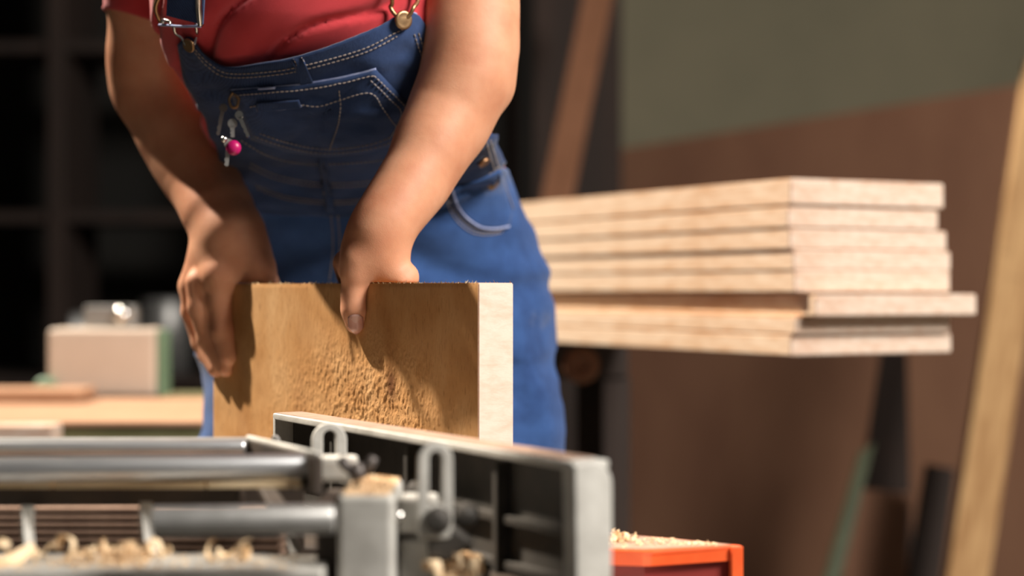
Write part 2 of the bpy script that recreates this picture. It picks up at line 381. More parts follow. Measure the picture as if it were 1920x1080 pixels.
# ------------------------------------------------------------------ SDF modelling tools
def smin(a, b, k):
    if k <= 0: return np.minimum(a, b)
    h = np.maximum(k - np.abs(a - b), 0) / k
    return np.minimum(a, b) - h*h*k*.25
def smax(a, b, k): return -smin(-a, -b, k)
def cone(p, a, b, ra, rb):
    a = np.asarray(a, np.float32); b = np.asarray(b, np.float32); ab = b - a; L2 = float(ab @ ab) + 1e-12
    q = p - a; t = np.clip((q @ ab) / L2, 0, 1)
    d = q - t[:, None] * ab
    return np.sqrt((d*d).sum(1)) - (ra + (rb - ra) * t)
def sdf_mesh(fn, lo, hi, h):
    """surface nets on a sparse grid; fn(points, box) -> signed distance"""
    B = 8; lo = np.array(lo, float); hi = np.array(hi, float); H = B*h
    nb = np.ceil((hi - lo) / H).astype(int) + 1
    g = np.stack(np.meshgrid(*[np.arange(n) for n in nb], indexing='ij'), -1).reshape(-1, 3)
    cen = (lo + (g + .5) * H).astype(np.float32)
    val = fn(cen, None); g = g[np.abs(val) < H*.866*1.35 + h]
    ck = g // 3; key = (ck[:, 0]*10000 + ck[:, 1])*10000 + ck[:, 2]
    order = np.argsort(key, kind='stable'); g = g[order]; key = key[order]
    starts = np.flatnonzero(np.r_[True, key[1:] != key[:-1]]); ends = np.r_[starts[1:], len(g)]
    loc = np.stack(np.meshgrid(*[np.arange(B+1)]*3, indexing='ij'), -1).reshape(-1, 3)
    NN = nb * B + 2; S = np.array([NN[1]*NN[2], NN[2], 1], np.int64)
    ids = []; pos = []; quads = []
    corners = [(i, j, k) for i in (0, 1) for j in (0, 1) for k in (0, 1)]
    cedges = [(a, b) for a in range(8) for b in range(a+1, 8) if sum(abs(x-y) for x, y in zip(corners[a], corners[b])) == 1]
    for s, e in zip(starts, ends):
        gb = g[s:e] * B; n = len(gb)
        nodes = gb[:, None, :] + loc[None]
        pts = (lo + nodes.reshape(-1, 3) * h).astype(np.float32)
        V = fn(pts, (pts.min(0), pts.max(0))).reshape(n, B+1, B+1, B+1)
        I = V < 0
        if I.all() or not I.any(): continue
        cs = [I[:, i:i+B, j:j+B, k:k+B] for i, j, k in corners]
        cnt = sum(c.astype(np.int8) for c in cs); act = (cnt > 0) & (cnt < 8)
        bi, ci, cj, ckk = np.nonzero(act)
        if len(bi):
            cv = np.stack([V[bi, ci+i, cj+j, ckk+k] for i, j, k in corners], 1)
            acc = np.zeros((len(bi), 3)); w = np.zeros(len(bi))
            for a, b in cedges:
                va, vb = cv[:, a], cv[:, b]; x = (va < 0) != (vb < 0)
                t = np.where(x, va / np.where(x, va - vb, 1), 0)
                ca, cb = np.array(corners[a]), np.array(corners[b])
                acc += x[:, None] * (ca + t[:, None] * (cb - ca)); w += x
            cell = gb[bi] + np.stack([ci, cj, ckk], 1)
            ids.append(cell @ S); pos.append(lo + (cell + acc / w[:, None]) * h)
        for ax in range(3):
            sl = [slice(0, B)]*3; sl2 = list(sl); sl2[ax] = slice(1, B+1)
            a = I[(slice(None), *sl)]; b = I[(slice(None), *sl2)]
            bi, i0, j0, k0 = np.nonzero(a != b)
            if not len(bi): continue
            nd = gb[bi] + np.stack([i0, j0, k0], 1); o1, o2 = [(1, 2), (2, 0), (0, 1)][ax]
            e1 = np.zeros(3, int); e1[o1] = 1; e2 = np.zeros(3, int); e2[o2] = 1
            q = np.stack([(nd - e1 - e2) @ S, (nd - e2) @ S, nd @ S, (nd - e1) @ S], 1)
            fl = a[bi, i0, j0, k0]
            quads.append(np.where(fl[:, None], q, q[:, ::-1]))
    ids = np.concatenate(ids); pos = np.concatenate(pos); quads = np.concatenate(quads)
    o = np.argsort(ids); ids = ids[o]; pos = pos[o]
    idx = np.searchsorted(ids, quads); idx = np.clip(idx, 0, len(ids)-1)
    ok = (ids[idx] == quads).all(1); idx = idx[ok]
    # pull the vertices onto the surface
    ck = np.floor((pos - lo) / (H*3)).astype(int); key = (ck[:, 0]*10000 + ck[:, 1])*10000 + ck[:, 2]
    od = np.argsort(key, kind='stable'); ks = key[od]
    st = np.flatnonzero(np.r_[True, ks[1:] != ks[:-1]]); en = np.r_[st[1:], len(od)]
    e = h*.5
    for s, t in zip(st, en):
        w = od[s:t]; p = pos[w].astype(np.float32); n = len(p)
        pp = np.concatenate([p, p + [e, 0, 0], p + [0, e, 0], p + [0, 0, e]]).astype(np.float32)
        f = fn(pp, (pp.min(0), pp.max(0))); f0 = f[:n]
        gr = np.stack([f[n:2*n]-f0, f[2*n:3*n]-f0, f[3*n:]-f0], 1) / e
        g2 = np.maximum((gr*gr).sum(1), .15)
        st_ = (f0 / g2)[:, None] * gr; ln = np.sqrt((st_**2).sum(1))[:, None]
        pos[w] = p - st_ * np.minimum(1, h / np.maximum(ln, 1e-9))
    return pos, idx
class Groups:
    """a body as groups of tapered limbs, blended smoothly"""
    def __init__(s): s.g = []
    def chain(s, pts, k=.006, join=.012):     # pts: (point, radius)
        pr = []
        for (a, ra), (b, rb) in zip(pts[:-1], pts[1:]): pr.append((np.array(a, np.float32), np.array(b, np.float32), ra, rb))
        if len(pts) == 1: pr.append((np.array(pts[0][0], np.float32), np.array(pts[0][0], np.float32), pts[0][1], pts[0][1]))
        s.g.append((pr, k, join)); return s
    def __call__(s, p, box, m=.035):
        tot = None
        for pr, k, join in s.g:
            g = None
            for a, b, ra, rb in pr:
                if box is not None:
                    r = max(ra, rb) + m; mn = np.minimum(a, b) - r; mx = np.maximum(a, b) + r
                    if (mn > box[1]).any() or (mx < box[0]).any(): continue
                d = cone(p, a, b, ra, rb); g = d if g is None else smin(g, d, k)
            if g is not None: tot = g if tot is None else smin(tot, g, join)
        if tot is None: tot = np.full(len(p), .05, np.float32)
        return tot
def loft_fn(sec):
    """sections (z, cx, cy, a, b) -> sdf of the lofted elliptical form"""
    s = np.array(sorted(sec), float); zz = np.linspace(s[0, 0], s[-1, 0], 400)
    from_spl = [np.interp(zz, s[:, 0], s[:, i]) for i in range(1, 5)]
    ker = np.hanning(41); ker /= ker.sum()
    cur = [np.convolve(np.pad(c, 20, mode='edge'), ker, 'valid') for c in from_spl]
    def f(p, off=0.0, cap=True):
        z = p[:, 2]; cx, cy, a, b = [np.interp(z, zz, c) for c in cur]; a = a + off; b = b + off
        x = (p[:, 0]-cx); y = (p[:, 1]-cy)
        k0 = np.sqrt((x/a)**2 + (y/b)**2) + 1e-6; k1 = np.sqrt((x/a**2)**2 + (y/b**2)**2) + 1e-6
        d = k0*(k0-1)/k1
        if cap: d = np.maximum(d, np.maximum(z - (zz[-1]+off), zz[0]-off - z))
        return d
    f.cur = (zz, cur); return f
def hash_noise(p, scale, seed=0):
    """value noise on numpy points"""
    q = p * np.asarray(scale) + seed*17.31; i = np.floor(q).astype(np.int64); f = q - i; f = f*f*(3-2*f)
    def hsh(a, b, c):
        n = (a*374761393 + b*668265263 + c*2147483647 + seed*1013) & 0xffffffff
        n = ((n ^ (n >> 13)) * 1274126177) & 0xffffffff
        return ((n ^ (n >> 16)) & 0xffff) / 65535.0
    r = 0
    for dx in (0, 1):
        for dy in (0, 1):
            for dz in (0, 1):
                w = (f[:, 0] if dx else 1-f[:, 0]) * (f[:, 1] if dy else 1-f[:, 1]) * (f[:, 2] if dz else 1-f[:, 2])
                r = r + w*hsh(i[:, 0]+dx, i[:, 1]+dy, i[:, 2]+dz)
    return r - .5

# ------------------------------------------------------------------ the plank in her hands
BT = math.radians(-52); BD = Vector((math.cos(BT), math.sin(BT), 0)); BN = Vector((-math.sin(BT), math.cos(BT), 0))   # along, back
B0 = P(897, 540, 1.5); BL = .476; BTH = .0385
Z_TABLE = ZC - .236; Z_BTOP = ZC + .0045
def board_sdf(p):
    q = p - np.array(B0, np.float32); a = q @ np.array(BD, np.float32); n = q @ np.array(BN, np.float32); z = p[:, 2]
    dx = np.abs(a + BL/2) - BL/2; dy = np.abs(n - BTH/2) - BTH/2; dz = np.abs(z - (Z_BTOP+Z_TABLE)/2) - (Z_BTOP-Z_TABLE)/2
    o = np.sqrt(np.maximum(dx, 0)**2 + np.maximum(dy, 0)**2 + np.maximum(dz, 0)**2)
    return o + np.minimum(np.maximum(np.maximum(dx, dy), dz), 0)
def board_depth(u, back=False):
    k = (u-960)/F; o = B0 + (BN*BTH if back else Vector((0, 0, 0)))
    s = (k*o.y - o.x) / (-BD.x + k*BD.y) if abs(-BD.x + k*BD.y) > 1e-9 else 0
    return o.y - s*BD.y

# ------------------------------------------------------------------ torso form
TS = [(-300, 400, 760, 1.745, 0.06), (-200, 300, 830, 1.760, 0.1), (-100, 285, 835, 1.772, 0.112), (0, 295, 838, 1.780, 0.116), (100, 333, 842, 1.803, 0.116), (200, 376, 880, 1.845, 0.112),
      (270, 405, 925, 1.888, 0.11), (330, 428, 946, 2.008, 0.11), (400, 447, 972, 2.055, 0.113), (480, 442, 996, 2.085, 0.122), (560, 420, 1008, 2.100, 0.128), (640, 398, 1018, 2.105, 0.128)]
def sec_of(v, l, r, d, hd):
    return (ZV(v, d), ((l+r)/2-960)/F*d, d, (r-l)/2/F*d, hd)
torso = loft_fn([sec_of(*t) for t in TS])
z_waist = ZV(345, 2.02)
def blouse(v):        # how far shirt and bib hang away from the body, by picture height
    return .015*np.interp(v, [-150, -60, 40, 105, 190, 300], [0, .35, .95, 1, .55, 0])

# ------------------------------------------------------------------ person
PER = thing('person', (P(690, 540, 2.10).x, 2.10, 0), 'person in red shirt and blue denim dungarees leaning over and gripping the wide upright plank', 'person')
G = Groups()
def pp(u, v, d, rpx): return (P(u, v, d), px(rpx, d))
# torso core, shoulders, neck, head
def ob(u):            # depth bookkeeping: hands are laid out relative to the plank's face
    k = (u-960)/F; t = math.radians(-38); x0 = (897-960)/F*1.5
    q = (k*1.5 - x0) / (-math.cos(t) + k*math.sin(t)); return 1.5 - q*math.sin(t)
def hp(u, v, d, rpx):
    dd = board_depth(u) + (d - ob(u)); return (P(u, v, dd), px(rpx, dd))
G.chain([pp(650, 330, 2.00, 105), pp(605, 120, 1.86, 120), pp(575, -60, 1.78, 115)], .03, .03)
G.chain([pp(350, -150, 1.82, 85), pp(570, -190, 1.75, 110), pp(790, -150, 1.77, 85)], .03, .03)
HD = .10
def hh(u, v, d): return P(u, v, d + HD)
G.chain([pp(575, -220, 1.74, 95), pp(580, -360, 1.66, 90)], .03, .04)
G.chain([(hh(583, -480, 1.53), .083), (hh(583, -400, 1.50), .068)], .04, .03)
G.chain([(hh(583, -375, 1.455), .036), (hh(583, -345, 1.448), .026)], .02, .03)          # jaw, chin
G.chain([(hh(583, -455, 1.452), .010), (hh(583, -415, 1.432), .013)], .01, .012)           # nose
G.chain([(hh(555, -462, 1.455), .013)], .01, .01); G.chain([(hh(611, -462, 1.455), .013)], .01, .01)
G.chain([(hh(566, -385, 1.436), .007), (hh(600, -385, 1.436), .007)], .01, .008)
G.chain([(hh(405, -440, 1.53), .016), (hh(410, -400, 1.52), .012)], .01, .008); G.chain([(hh(761, -440, 1.53), .016), (hh(756, -400, 1.52), .012)], .01, .008)
# her right arm (left in the picture)
WL = hp(432, 440, 1.71, 49)[0].y
G.chain([pp(285, -160, 1.83, 88), pp(281, -20, 1.88, 74), pp(280, 90, 1.92, 65), pp(283, 150, 1.945, 58)], .03, .04)
G.chain([pp(262, 120, 1.955, 40), pp(268, 170, 1.955, 42)], .03, .04)
G.chain([pp(290, 150, 1.945, 58), pp(332, 235, 1.94, 64), pp(378, 325, 1.92, 57), pp(412, 395, WL+.018, 51), pp(432, 440, WL, 49)], .03, .03)
G.chain([pp(298, 190, 1.95, 50), pp(348, 290, 1.935, 46), pp(398, 395, WL+.022, 40)], .03, .03)
# her left arm (right in the picture)
WR = hp(714, 440, 1.597, 46)[0].y
G.chain([pp(872, -190, 1.77, 98), pp(882, -60, 1.745, 82), pp(883, 40, 1.73, 77), pp(880, 110, 1.72, 71), pp(873, 150, 1.715, 65)], .03, .04)
G.chain([pp(905, 110, 1.745, 44), pp(908, 165, 1.74, 36)], .03, .03)
G.chain([pp(869, 150, 1.715, 67), pp(843, 205, 1.71, 65), pp(806, 280, 1.69, 58), pp(759, 362, 1.665, 50), pp(723, 415, WR+.002, 44), pp(710, 440, WR, 42)], .03, .02)
G.chain([pp(886, 165, 1.73, 51), pp(850, 240, 1.72, 47), pp(786, 345, 1.69, 38), pp(740, 406, WR+.014, 30)], .03, .02)
G.chain([pp(924, 160, 1.74, 16)], .01, .03)                       # elbow bone
# --- her left hand: thumb in front of the plank, fingers behind it
bd = board_depth
thumb_d = lambda u, off: bd(u) - off
G.chain([hp(709, 440, 1.597, 42), hp(686, 478, 1.603, 43), hp(666, 503, 1.617, 34)], .012, .02)
G.chain([hp(708, 445, 1.597, 36), hp(716, 488, 1.600, 36), hp(752, 530, 1.603, 32)], .012, .022)
G.chain([hp(700, 470, 1.594, 34), hp(704, 520, 1.605, 36)], .012, .018)
G.chain([hp(651, 494, 1.632, 27), hp(656, 520, 1.648, 24)], .01, .010)  # index knuckle, behind
G.chain([hp(702, 474, 1.588, 27), hp(669, 492, 1.573, 25), pp(665, 514, thumb_d(665, .0165), 24), pp(664, 552, thumb_d(664, .0128), 22.5), pp(665, 580, thumb_d(665, .0118), 23.4), pp(667, 606, thumb_d(667, .0085), 19.5)], .007, .012)
for (u, vt, r) in ((655, 622, 18), (693, 640, 18.5), (729, 632, 17.5), (762, 606, 15.5)):
    db = bd(u, True)
    G.chain([pp(u+4, 515, db-.012, r*1.15), pp(u, 525, db+.012, r*1.1), pp(u-2, (525+vt)/2, db+.0155, r), pp(u, vt, db+.0105, r*.82)], .005, .006)
# --- her right hand: fingers over the front, thumb behind
G.chain([hp(432, 440, 1.71, 50), hp(424, 480, 1.706, 50), hp(414, 515, 1.690, 42)], .012, .02)
G.chain([hp(430, 440, 1.71, 46), hp(398, 490, 1.712, 40), hp(372, 528, 1.702, 30)], .012, .02)
G.chain([hp(440, 445, 1.71, 46), hp(464, 490, 1.715, 44), hp(486, 518, 1.712, 30)], .012, .02)
G.chain([hp(408, 478, 1.705, 32), hp(366, 533, 1.715, 24)], .012, .016)
G.chain([pp(414, 520, bd(414)-.020, 27), pp(413, 565, bd(413)-.0165, 23.5), pp(419, 620, bd(419)-.0145, 22), pp(430, 668, bd(430)-.0095, 17)], .005, .008)
DF = bd(412)
G.chain([pp(372, 530, DF-.010, 25), pp(375, 575, DF-.010, 22.5), pp(391, 635, DF-.006, 21), pp(423, 690, bd(423)-.010, 16.5)], .005, .006)
G.chain([pp(360, 540, DF+.016, 22), pp(361, 585, DF+.020, 20.5), pp(379, 642, DF+.018, 19), pp(405, 692, bd(405)-.008, 15.5)], .005, .006)
G.chain([pp(362, 546, DF+.042, 20), pp(364, 590, DF+.050, 18), pp(376, 640, DF+.045, 16), pp(385, 668, DF+.036, 14)], .005, .006)
G.chain([hp(372, 522, 1.695, 20)], .01, .014); G.chain([hp(354, 540, 1.700, 15)], .01, .012); G.chain([hp(414, 512, 1.682, 22)], .01, .014)
db = bd(490, True)
G.chain([hp(484, 505, 1.715, 30), pp(496, 530, db+.010, 25), pp(508, 575, db+.014, 22), pp(514, 620, db+.012, 18)], .006, .010)

def body_f(p, box):
    d = G(p, box)
    b = board_sdf(p)
    return smax(d, -b + .0002, .0025)
Vb, Qb = sdf_mesh(body_f, P(190, 0, 1.75)*1.0 - Vector((.05, .45, .42)), Vector((.12, 2.15, ZC + .62)), .0021)
# fine skin relief: knuckle creases on the thumb
nb_ = np.array(Vb)
body = mk_np('body', Vb, Qb, M['skin'], PER)
tree_body = BVHTree.FromPolygons([tuple(v) for v in Vb.tolist()], [tuple(q) for q in Qb.tolist()])
CAM = Vector((0, 0, ZC))
def cast(tree, u, v, far=6.0):
    d = (P(u, v, 1.0) - CAM).normalized(); h = tree.ray_cast(CAM, d, far)
    return h   # location, normal, index, dist
# thumb nail: a curved plate following the thumb
def nail(uc, v0, v1, w0, w1, tree, name='nail'):
    nu, nv = 12, 14; V = []; top = []
    for j in range(nv+1):
        t = j/nv; v = v0 + (v1-v0)*t
        hw = (w0 + (w1-w0)*t) * (1 - max(0, (t-.72)/.28)**2*.45) * (1 - max(0, (.12-t)/.12)**2*.25)
        for i in range(nu+1):
            s = i/nu*2-1; u = uc(t) + s*hw
            vv = v + (1-s*s)*(5 if t > .5 else -3)*(abs(t-.5)*2)**2
            h = cast(tree, u, vv)
            p, n = h[0], h[1]
            if p is None: p, n, _, _ = tree.find_nearest(P(u, vv, 1.57))
            lift = .0009*(1 - abs(s)**3)*min(1, t*6 + .15) + .0002
            V.append(p + n*lift)
    Fc = [(j*(nu+1)+i, j*(nu+1)+i+1, (j+1)*(nu+1)+i+1, (j+1)*(nu+1)+i) for j in range(nv) for i in range(nu)]
    return V, Fc
V, Fc = nail(lambda t: 666.5 + 1.0*t, 592, 620, 14.5, 14.0, tree_body)
nl = mk('nail', V, Fc, M['nail'], body, True)
sm = nl.modifiers.new('thick', 'SOLIDIFY'); sm.thickness = .0006; sm.offset = 1
V, Fc = nail(lambda t: 666.5, 592.5, 600, 11.5, 9, tree_body)
V = [p + (CAM - p).normalized()*.0009 for p in map(Vector, V)]
mk('nail_moon', V, Fc, M['lunula'], body, True)
# hair: a cap and a tied bun
def hair_f(p, box):
    d = cone(p, hh(583, -500, 1.56), hh(583, -430, 1.57), .092, .084)
    d = smin(d, cone(p, hh(583, -470, 1.66), hh(583, -460, 1.67), .04, .035), .02)
    return np.maximum(d, -(p[:, 1] - (1.595 + (p[:, 2]-hh(583, -480, 1.5).z)*.25)))
V, Q = sdf_mesh(hair_f, hh(583, -480, 1.55) - Vector((.16, .16, .18)), hh(583, -480, 1.55) + Vector((.16, .22, .18)), .005)
mk_np('hair', V, Q, M['hair'], PER)

# --- red shirt
def folds_shirt(p):
    # slanting pull folds from the right shoulder down to the left hip
    x = p[:, 0]; z = p[:, 2] - ZC
    t = x*.62 - z*.78 + .03*hash_noise(p, 9, 3)
    f = np.sin(t*150 + 3*hash_noise(p, 6, 5)) * .5 + np.sin(t*83 + 1.3)*.6
    m = np.clip((z - .05)/.12, 0, 1)
    c = np.abs(np.sin(t*52 + 2.2*hash_noise(p, 8, 15)))
    return (f*.0026 + np.exp(-(c/.22)**2)*.0075 + hash_noise(p, 22, 8)*.003) * m
SL = [(P(300, -170, 1.83), .062), (P(286, -60, 1.865), px(93, 1.865)), (P(287, 48, 1.90), px(88, 1.90))]
SR = [(P(862, -180, 1.77), .064), (P(880, -75, 1.75), px(92, 1.75)), (P(882, -22, 1.745), px(95, 1.745))]
BACK = (torso.cur[0], torso.cur[1][1])
def shirt_f(p, box):
    vv = 540 - (p[:, 2]-ZC)*F/1.71; front = np.clip((np.interp(p[:, 2], *BACK) - p[:, 1])/.05, 0, 1)
    d = torso(p, .004) - blouse(vv)*front*np.where(vv > 110, .75, .92)
    d = smin(d, cone(p, P(330, -150, 1.785), P(830, -150, 1.775), .062, .062), .06)
    d = smin(d, cone(p, P(430, -150, 1.71), P(430, -110, 1.70), .058, .068), .06)  # unseen chest bulge, added to block sun from the plank's right part
    d = smin(d, cone(p, P(690, -170, 1.72), P(690, -165, 1.72), .058, .060), .06)
    d = d + folds_shirt(p)
    for S, tilt in ((SL, .30), (SR, 0)):
        g = np.minimum(cone(p, S[0][0], S[1][0], S[0][1], S[1][1]), cone(p, S[1][0], S[2][0], S[1][1], S[2][1]))
        g = g + hash_noise(p, 26, 11)*.004
        e = S[2][0]; cut = e.z - (p[:, 2] + tilt*(p[:, 0]-e.x))
        g = np.maximum(g, cut)
        d = smin(d, g, .012)
    neck = cone(p, P(577, -200, 1.72), P(580, -420, 1.60), .055, .07)
    return np.maximum(d, -neck)
zlo = ZV(345, 2.02)
def shirt_cut(p, box): return np.maximum(shirt_f(p, box), zlo - p[:, 2])
V, Q = sdf_mesh(shirt_cut, Vector((-.50, 1.50, zlo-.02)), Vector((.08, 2.2, ZC+.56)), .0036)
shirt = mk_np('shirt', V, Q, M['shirt'], PER)
# sleeve hem band
e = SL[2][0]
ring = []
for k in range(48):
    a = k/48*2*math.pi; r = SL[2][1]+.0008; x = e.x + r*math.cos(a); y = e.y + r*math.sin(a)
    ring.append(Vector((x, y, e.z + .0025 - .30*(x-e.x))))
MB().tube(ring, .0022, 8, closed=True).build('sleeve_hem', M['shirt'], shirt, True)

# --- denim trousers
legs = [[pp(850, 560, 2.11, 168), pp(876, 700, 2.10, 152), pp(896, 830, 2.09, 143), pp(925, 1100, 2.07, 118), pp(925, 1500, 2.09, 102), pp(925, 1960, 2.13, 90)],
        [pp(572, 560, 2.11, 166), pp(552, 700, 2.10, 150), pp(541, 830, 2.09, 140), pp(500, 1100, 2.07, 118), pp(495, 1500, 2.09, 102), pp(495, 1960, 2.13, 90)]]
def folds_den(p):
    x = p[:, 0]; z = p[:, 2] - ZC
    w = hash_noise(p, (9, 9, 26), 21)*.009 + hash_noise(p, (26, 26, 50), 22)*.004
    # drag lines across the hips and down the thighs
    t = z + .35*np.abs(x + .17)
    w = w + np.sin(t*120 + 5*hash_noise(p, 7, 24))*.0030*np.clip(1-np.abs(z-.02)/.09, 0, 1)
    t2 = x*.9 + z*.35
    w = w + np.sin(t2*95 + 4*hash_noise(p, 6, 26))*.0028*np.clip((-z-.0)/.1, 0, 1)
    return w
ztopj = z_waist + .015
def jeans_f(p, box):
    d = torso(p, .007, cap=False); d = np.maximum(d, ZV(640, 2.115) - p[:, 2])
    for lg in legs:
        g = None
        for (a, ra), (b, rb) in zip(lg[:-1], lg[1:]):
            c = cone(p, a, b, ra, rb); g = c if g is None else smin(g, c, .05)
        d = smin(d, g, .04)
    top = ztopj + .10*(p[:, 0]+.17)*0
    d = d + folds_den(p)*np.clip((z_waist - .01 - p[:, 2])/.04, 0, 1)
    return np.maximum(np.maximum(d, p[:, 2] - ztopj), .075 - p[:, 2])
V, Q = sdf_mesh(jeans_f, Vector((-.45, 1.88, .05)), Vector((.12, 2.36, ztopj+.03)), .0042)
OV = mk_np('dungarees', V, Q, M['denim'], PER)
tree_j = BVHTree.FromPolygons([tuple(v) for v in V.tolist()], [tuple(q) for q in Q.tolist()])
# torso tree for the bib
zz, cur = torso.cur
tv = []; tf = []; NT = 72
for i in range(0, 400, 4):
    for k in range(NT):
        a = 2*math.pi*k/NT; tv.append((cur[0][i] + cur[2][i]*math.cos(a), cur[1][i] + cur[3][i]*math.sin(a), zz[i]))
R_ = len(tv)//NT
for i in range(R_-1):
    for k in range(NT): tf.append((i*NT+k, i*NT+(k+1) % NT, (i+1)*NT+(k+1) % NT, (i+1)*NT+k))
tree_t = BVHTree.FromPolygons(tv, tf)
def on_torso(u, v, off):
    h = cast(tree_t, u, v)
    if h[0] is not None: p, n = h[0], h[1]
    else:
        d = np.interp(v, [t[0] for t in TS], [t[3] for t in TS]); p, n, _, _ = tree_t.find_nearest(P(u, v, d))
    if n.dot(CAM - p) < 0: n = -n
    return p + n*off, n
topE = spline([(349, 74), (369, 62), (397, 94), (434, 115), (497, 107), (555, 96), (638, 71), (701, 46), (734, 26), (760, 20), (772, 26)], 61)
leftE = spline([(349, 74), (359, 125), (380, 175), (405, 246), (428, 308), (440, 350), (446, 378)], 41)
rightE = spline([(772, 26), (790, 56), (809, 104), (838, 170), (876, 226), (914, 262), (934, 300)], 41)
botE = spline([(446, 378), (520, 392), (617, 398), (720, 392), (820, 374), (890, 340), (934, 300)], 61)
NU, NV = 60, 40
bibV = []
for j in range(NV+1):
    t = j/NV
    for i in range(NU+1):
        s = i/NU
        q = [(1-t)*topE[i][k] + t*botE[i][k] + (1-s)*leftE[j][k] + s*rightE[j][k]
             - ((1-s)*(1-t)*topE[0][k] + s*(1-t)*topE[-1][k] + (1-s)*t*botE[0][k] + s*t*botE[-1][k]) for k in (0, 1)]
        p, n = on_torso(q[0], q[1], 0)
        p = p + (CAM - p).normalized()*float(blouse(q[1])); w = .0115 + .003*math.sin(q[0]*.035 + q[1]*.012)*t*(1-t)*4 + .007*mnoise.noise((q[0]*.018, q[1]*.045, 2.2))*min(1, t*2.2)
        w += .005*math.sin(q[1]*.11 + q[0]*.02)*max(0, t-.55)           # folds gathering above the waist
        bibV.append(p + n*max(w, .0075))
bibF = [(j*(NU+1)+i, (j+1)*(NU+1)+i, (j+1)*(NU+1)+i+1, j*(NU+1)+i+1) for j in range(NV) for i in range(NU)]
bib = mk('bib', bibV, bibF, M['denim_shaded'], OV, True)
so_ = bib.modifiers.new('thick', 'SOLIDIFY'); so_.thickness = .0026; so_.offset = -1
tree_b = BVHTree.FromPolygons(bibV, bibF)
def on_cloth(u, v, off=.0012):
    best = None
    for t in (tree_b, tree_j):
        h = cast(t, u, v)
        if h[0] is not None and (best is None or h[3] < best[3]): best = h
    if best is None: return on_torso(u, v, .012)
    p, n = best[0], best[1]
    if n.dot(CAM - p) < 0: n = -n
    return p + n*off, n
def path3(pts, n=None, off=.0012):
    L_ = sum(math.dist(a, b) for a, b in zip(pts[:-1], pts[1:])); n = n or max(6, int(L_/4))
    return [on_cloth(q[0], q[1], off) for q in spline(pts, n)]
def stitch(lists, parent, r=.00075, dash=.0034, gap=.0014, name='stitching'):
    mb = MB()
    for pts in lists:
        q = [p for p, n in path3(pts, None, .0008)]
        acc = [0]
        for a, b in zip(q[:-1], q[1:]): acc.append(acc[-1] + (b-a).length)
        def at(s):
            s = min(max(s, 0), acc[-1]); i = int(np.searchsorted(acc, s)) - 1; i = max(0, min(i, len(q)-2))
            f = (s-acc[i])/max(acc[i+1]-acc[i], 1e-9); return q[i].lerp(q[i+1], f)
        s = 0
        while s < acc[-1]:
            a, b = at(s), at(s+dash)
            if (b-a).length > .0008: mb.tube([a, a.lerp(b, .5), b], [r*.6, r, r*.6], 5)
            s += dash + gap
    o = mb.build(name, M['thread'], parent); o['kind'] = 'stuff'; return o
def ribbon_edge(pts, parent, r, mat, name, off=.001):
    q = [p for p, n in path3(pts, None, off)]
    return MB().tube(q, r, 7).build(name, mat, parent, True)
def patch(outline, off, name, mat, parent, thick=.0022, bulge=0.0):
    """a cloth piece with the given outline lying on the cloth below it"""
    c = np.mean(outline, 0); n = len(outline); rings = 10; V = []; Fc = []
    for r in range(rings+1):
        f = r/rings
        for q in outline:
            u, v = c[0] + (q[0]-c[0])*f, c[1] + (q[1]-c[1])*f
            p, nn = on_cloth(u, v, off + bulge*(1-f*f)); V.append(p)
    for r in range(rings):
        for k in range(n): Fc.append((r*n+k, r*n+(k+1) % n, (r+1)*n+(k+1) % n, (r+1)*n+k))
    o = mk(name, V, Fc, mat, parent, True); bm = bmesh.new(); bm.from_mesh(o.data)
    bmesh.ops.remove_doubles(bm, verts=bm.verts[:], dist=1e-6); bmesh.ops.recalc_face_normals(bm, faces=bm.faces[:])
    for f_ in bm.faces:
        if f_.normal.dot(Vector((0, -1, 0))) < 0: f_.normal_flip()
    bm.to_mesh(o.data); bm.free(); o.data.polygons.foreach_set('use_smooth', [True]*len(o.data.polygons))
    s = o.modifiers.new('thick', 'SOLIDIFY'); s.thickness = thick; s.offset = 1
    return o
def poly_dense(pts, step=9):
    out = []
    for a, b in zip(pts, pts[1:] + pts[:1]):
        m = max(1, int(math.dist(a, b)/step))
        for i in range(m): out.append((a[0]+(b[0]-a[0])*i/m, a[1]+(b[1]-a[1])*i/m))
    return out
# stitched hems and seams of the bib
topL = topE[2:-2]
ribbon_edge([topE[i] for i in range(2, 59, 4)], bib, .0016, M['denim_edge'], 'hem_edge', .0002)
stitch([[(366, 92), (392, 118), (430, 137), (513, 133), (576, 121), (680, 92), (740, 62), (766, 52)], [(366, 98), (390, 124), (428, 144), (513, 140), (578, 128), (682, 99), (744, 68)]], bib)
stitch([[(784, 62), (800, 108), (828, 168)], [(776, 64), (792, 110), (818, 168)]], bib)
strip = patch(poly_dense([(543, 97), (563, 94), (586, 150), (612, 290), (628, 396), (612, 397), (594, 292), (566, 152)], 8), .0006, 'centre_seam', M['denim_shaded'], bib, .0012)
stitch([[(545, 98), (567, 152), (596, 292), (613, 396)], [(560, 96), (583, 150), (610, 290), (626, 396)]], bib)
pocket = patch(poly_dense([(434, 168), (560, 158), (640, 145), (705, 129), (738, 165), (768, 202), (752, 245), (738, 268), (680, 284), (609, 290), (540, 280), (474, 258), (452, 215)], 8), .0012, 'bib_pocket', M['denim_shaded'], bib, .0022, .004)
tree_b = BVHTree.FromPolygons(bibV, bibF)
pv = [pocket.matrix_basis @ v.co + root_loc(pocket) - pocket.location for v in pocket.data.vertices]
off0 = root_loc(PER)
pv = [Vector(v.co) + off0 for v in pocket.data.vertices]
tree_p = BVHTree.FromPolygons([tuple(v) for v in pv], [tuple(p.vertices) for p in pocket.data.polygons])
_old = on_cloth
